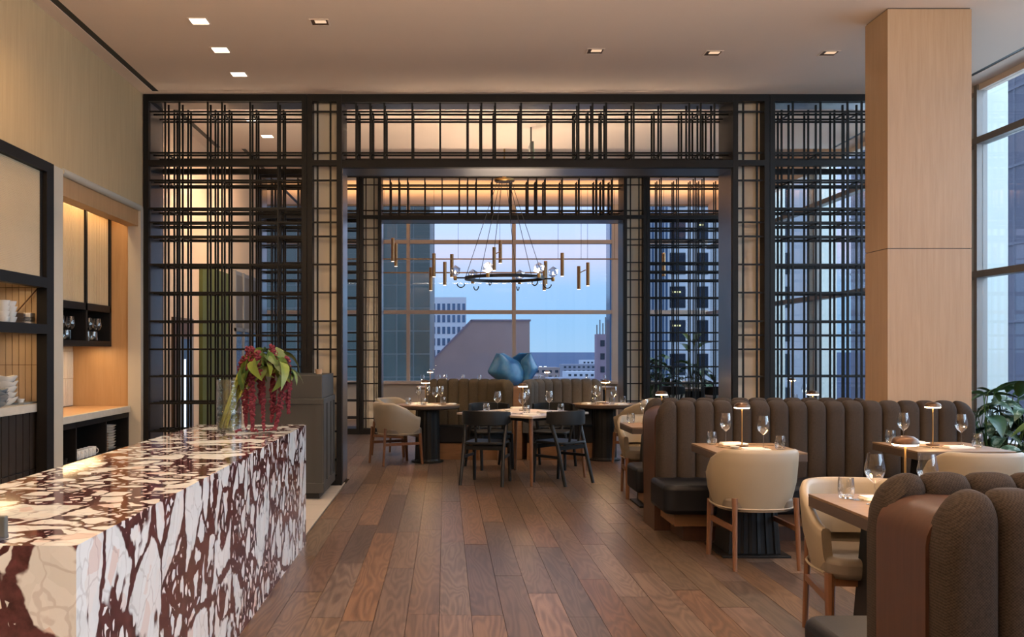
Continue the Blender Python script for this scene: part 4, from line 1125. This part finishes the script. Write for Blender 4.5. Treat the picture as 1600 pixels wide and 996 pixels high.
for k in range(6):
    a = R(8+60*k); c, s = math.cos(a), math.sin(a)
    P = lambda r, z: (r*c, r*s, z)
    MB().tube([P(.55, zr), P(.63, zr), P(.70, zr)], .011, 8).build('arm', 'chandelier_black', t)
    MB().tube([P(.62+.055*math.sin(q), zr-.025-.055+.055*math.cos(q)) for q in [R(-90-22.5*i) for i in range(9)]], .008, 6).build('hook', 'chandelier_black', t)
    MB().lathe([(0, -.035), (.022, -.035), (.026, -.01), (.026, .02), (0, .02)], 14, P(.70, zr)).build('socket', 'brass', t)
    g = link('globe', GM, t, loc=P(.70, zr+.095))
    link('bulb', BULB, g, loc=(0, 0, -.02))
    MB().tube([P(.10, 3.84), P(.55, zr+.02)], .0045, 5).build('cable', 'black_cable', t)


l = light('chandelier_uplight', 'AREA', (0, -1.0, 2.5), 42, WARM2, (PI, 0, 0), shape='DISK', size=1.2); l.parent = t  # added up-facing light beside the chandelier, brightens the ceiling between the screens

# linear bronze tube fixture in the rear room
t = thing('tube_fixture', 'long bronze bar fixture with vertical tube lights beyond the chandelier', 'light fixture')
yb = 18.0; S = 1500/yb
def wx(px): return (px-696)/S
def wz(py): return CAMZ+(549-py)/S
MB().bar((wx(520), yb, wz(405)), (wx(995), yb, wz(405)), .022).build('bar', 'bronze_tube', t, False)
MB().bar((wx(520), yb+.3, wz(426)+.02), (wx(852), yb+.3, wz(426)+.02), .022).build('bar', 'bronze_tube', t, False)
TB = MB().lathe([(0, 0), (.030, 0), (.034, .004), (.034, .43), (.030, .434), (0, .434)], 14).mesh('tube', 'bronze_tube')
TE = MB().lathe([(0, -.003), (.026, -.003), (.026, .0)], 14).mesh('tube_lens', 'tube_glow')
for i, (px, py) in enumerate(((614, 409), (618.5, 416), (678, 433), (673, 454), (695, 446), (706, 433), (772, 423), (782, 411), (850, 454), (853, 444), (878, 432), (905, 452), (918, 447))):
    o = link('tube', TB, t, loc=(wx(px), yb+(.05 if i % 2 else -.05), wz(py))); link('tube_lens', TE, o)
    if i in (6, 11): MB().bar((wx(px), yb, wz(py)+.3), (wx(px)+.12, yb, wz(py)+.36), .018).build('link_arm', 'bronze_tube', t, False)
for px in (600, 640, 678, 716, 781, 872, 908, 918, 960): MB().bar((wx(px), yb, wz(405)), (wx(px), yb, CEIL2), .006).build('wire', 'black_cable', t, False)
tag(t, t['label'], 'light fixture')
t = thing('tube_pendant', 'single bronze tube pendant seen through the rear right lattice', 'pendant', (wx(1037)+.0, 18.0, 0))
link('tube', TB, t, loc=(0, 0, wz(432))); MB().bar((0, 0, wz(432)+.43), (0, 0, CEIL2), .006).build('wire', 'black_cable', t, False)

# ================================================================== plants
rp_ = random.Random(5)
LD = [leaf_mesh('plant_leaf', .26, .17, 'leaf_variegated', .9, .15), leaf_mesh('plant_leaf', .28, .17, 'leaf_dark', .8, .2), leaf_mesh('plant_leaf', .24, .16, 'leaf_variegated', 1.2, .12), leaf_mesh('plant_leaf', .32, .13, 'leaf_green', .5, .3)]
def plant(x, y, z, h, spread, n, label, tall=0, pot=True, scale=1):
    t = thing('leafy_plant', label, 'plant', (x, y, 0))
    MB().prism(rrect(-spread*.6, spread*.6, -.22, .22, .03, 3), 0, z).build('planter', 'planter_dark', t, bevel=.008)
    MB().prism(rrect(-spread*.57, spread*.57, -.19, .19, .03, 3), z, z+.01).build('soil', 'dark_floor_base', t)
    for k in range(n):
        bx_, by = rp_.uniform(-.5, .5)*spread, rp_.uniform(-.14, .14); f = rp_.random()
        a = rp_.uniform(0, 2*PI); hh = h*(.25+.75*f)
        tip = Vector((bx_+.16*math.cos(a)*(1.3-f), by+.13*math.sin(a)*(1.2-f), z+hh))
        MB().tube([(bx_*.6, by*.6, z), ((bx_+tip.x)/2, (by+tip.y)/2, z+hh*.6), tuple(tip)], .005, 5).build('stem', 'leaf_green', t)
        o = link('leaf', LD[(k*7) % 3 if f < .8 else 3], t, loc=tip); sc = scale*rp_.uniform(.75, 1.15)
        o.rotation_euler = (rp_.uniform(.0, .9)*(f if f > .5 else .5), rp_.uniform(-.4, .4), a-PI/2); o.scale = (sc, sc, sc)
    for k in range(tall):
        a = rp_.uniform(0, 2*PI); bx_ = rp_.uniform(-.3, .3)*spread; hh = h*rp_.uniform(1.25, 1.75)
        MB().tube([(bx_, 0, z), (bx_+.1*math.cos(a), .05*math.sin(a), z+hh)], .008, 6).build('stem', 'leaf_green', t)
        o = link('leaf', LD[3], t, loc=(bx_+.1*math.cos(a), .05*math.sin(a), z+hh)); o.rotation_euler = (rp_.uniform(.6, 1.1), 0, a-PI/2); o.scale = (1.3, 1.3, 1.3)
plant(4.88, 8.42, .48, .60, .55, 62, 'broad leaved plant beside the right end of the long banquette', 0, scale=1.0)
plant(4.98, 7.62, .48, .44, .35, 36, 'variegated plant under the right window by the fin', 0, scale=1.0)
plant(4.15, 19.3, .50, .85, .5, 60, 'bushy green plant by the far windows behind the rear lattice', 0, scale=1.1)
plant(4.95, 19.1, .50, .70, .25, 26, 'tall paddle leaved plant in the far right corner', 5, scale=1.2)
# ================================================================== the city outside
GZ = -38.0
land = struct(MB().add([(-12000, 22, GZ), (12000, 22, GZ), (12000, 30000, GZ), (-12000, 30000, GZ)], [(0, 1, 2, 3)]).build('ground_city', 'far_land', None, False))
def building(name, label, x0, x1, y0, y1, z1, wall, cols=0, rows=None, pane='dark_pane', z0=GZ, inset=.05, margin=.2, lit=0, cat='building', group=None):
    t = thing(name, label, cat, ((x0+x1)/2, y0, z0), 0, group)
    cx = (x0+x1)/2
    bxo('block', wall, t, x0-cx, x1-cx, 0, y1-y0, 0, z1-z0)
    if cols:
        w = (x1-x0)/cols; r = random.Random(cols)
        for i in range(cols):
            for (a, b) in rows:
                mat = 'office_light' if lit and r.random() < lit else pane
                piece('window', mat, t, x0-cx+i*w+margin*w/2, x0-cx+(i+1)*w-margin*w/2, -inset, .0, a-z0, b-z0)
    return t
def rng(z0, z1, step, gap): 
    out = []; z = z0
    while z < z1: out.append((z, z+step-gap)); z += step
    return out
building('glass_tower', 'dark green glass office tower filling the left of the far window', -13.5, -.96, 60, 85, 26, 'tower_wall', 12, rng(-3.0, 21, 1.44, .09), 'tower_pane', margin=.09)
building('apartment_tower', 'white and blue apartment tower with stacked windows in the distance', -2.4, 2.6, 120, 135, 8.2, 'white_concrete', 8, rng(-8, 7.2, 1.45, .55), 'blue_pane', margin=.42)
t = thing('brown_building', 'brown brick building with a sloping left edge', 'building', (0, 90, GZ))
MB().prism([(-5.6, 0), (7.9, 0), (7.9, 4.3-GZ), (2.45, 4.3-GZ), (-1.6, .15-GZ), (-5.6, -4-GZ)], 0, 16, 'Y').build('block', 'brown_brick', t, False)
MB().prism([(2.35, 4.25-GZ), (2.45, 4.42-GZ), (8.0, 4.42-GZ), (8.0, 4.25-GZ)], -.1, 16.1, 'Y').build('parapet', 'mauve_brick', t, False)
MB().prism([(-1.7, .05-GZ), (-1.6, .3-GZ), (2.42, 4.45-GZ), (2.5, 4.25-GZ)], -.1, 16.1, 'Y').build('sloped_coping', 'mauve_brick', t, False)
bt = building('brick_tower', 'slim mauve brick tower with rooftop aerials', 17.4, 21.0, 110, 112, 3.4, 'mauve_brick', 3, rng(-7, 2.6, 1.5, .8), 'dark_pane', margin=.6)
for k, (x, h) in enumerate(((-1.6, 1.1), (-1.25, 1.7), (-.9, 1.3), (-.6, 2.0), (-.2, 1.3), (.6, 1.7))):
    bxo('aerial', 'dark_mullion', bt, x-.06, x+.06, 1.5, 1.62, 3.4-GZ, 3.4+h-GZ)
t = building('pale_tower', 'pale grey tower with dark square windows beyond the right lattice', 14.2, 26.5, 70, 73.5, 40, 'pale_concrete')
cx = (14.2+26.5)/2
for i, (a, b) in enumerate(((16.35, 17.50), (18.30, 19.15), (20.0, 21.1), (22.0, 23.1), (24.0, 25.1))):
    for k in range(10):
        zb = -5.2+k*2.45; r = (i*5+k*3) % 7
        w = piece('window', 'dark_pane', t, a-cx, b-cx, -.05, 0, zb-GZ, zb+1.55-GZ)
        if r in (2, 5): piece('lit_ceiling', 'office_light', t, a-cx+.2, b-cx-.35, -.06, -.05, zb+1.1-GZ, zb+1.22-GZ)
        piece('spandrel', 'white_concrete', t, a-cx, b-cx, -.08, 0, zb+1.6-GZ, zb+1.85-GZ)
for i in range(8): piece('glazing_strip', 'blue_pane', t, 14.3+i*.25-cx, 14.44+i*.25-cx, -.06, 0, -10-GZ, 38-GZ)
building('blue_tower', 'blue glass tower edge beside the broad window mullion', 11.3, 13.6, 66, 67.5, 34, 'blue_pane', 2, rng(-9, 30, 2.2, .3), 'blue_pane', margin=.15)
t = thing('violet_building', 'large violet blue facade filling the right windows', 'building', (19, 14, GZ))
bxo('block', 'violet_facade', t, 0, 12, -34, 31, 0, 52)
for k in range(8): piece('facade_joint', 'violet_joint', t, -.05, 0, -34, 31, 30+k*2.6, 30.09+k*2.6)
for k in range(22): piece('facade_joint', 'violet_joint', t, -.04, 0, -33+k*3, -32.93+k*3, 26, 52)
rc = random.Random(21)
LOW = [(8.6, 14.6, 140, -2.2, 'city_tan'), (12.5, 17.5, 160, -3.4, 'city_grey'), (20, 34, 210, -4.5, 'city_grey'), (24, 31, 260, -3.0, 'city_tan'), (38, 52, 300, -5, 'white_concrete'), (33, 41, 230, -5.8, 'city_grey'),
       (15.2, 20, 124, -5.4, 'white_concrete'), (22, 26, 150, -4.6, 'city_grey'), (10, 14.5, 112, -5.2, 'city_grey'), (27, 40, 180, -6.2, 'city_tan'), (44, 58, 360, -3.5, 'city_grey'), (60, 75, 420, -2.5, 'white_concrete')]
WH = ('tan block just right of the brown building', 'grey block behind the tan one on the skyline', 'long grey roof in the middle of the city view', 'tan box rising over the long grey roof', 'white low block towards the brick tower',
      'grey low block before the white roofs', 'white roofed block nearest below the city view', 'grey cube in the lower city view', 'grey low block beside the sculpture', 'broad tan block across the lower city', 'far grey block near the horizon', 'far pale block on the right of the horizon')
for (x0, x1, y, z, mt), lab in zip(LOW, WH):
    building('city_block', lab, x0, x1, y, y+12, z, mt, max(3, int((x1-x0)/1.6)), [(z-1.4, z-.7), (z-2.9, z-2.2)], 'dark_pane', margin=.5, group='low city blocks')
t = thing('street_lamps', 'pair of floodlights on masts among the low roofs', 'floodlight', (33.5, 330, GZ))
for dx in (-.8, .8):
    bxo('mast', 'dark_mullion', t, dx-.1, dx+.1, -.1, .1, 0, 33.5); bxo('lamp_head', 'strip_glow', t, dx-.45, dx+.45, -.3, .3, 33.5, 34.2)
# terrace parapet just outside the far window
tag(bxo('terrace_parapet', 'white_fin', None, -2.1, -1.05, 24, 24.3, -3, .60), 'pale terrace parapet outside the far window at left', 'parapet')
tag(bxo('terrace_ledge', 'white_fin', None, -1.04, .3, 24.1, 24.3, -3, .12), 'low white ledge outside the far window', 'ledge')
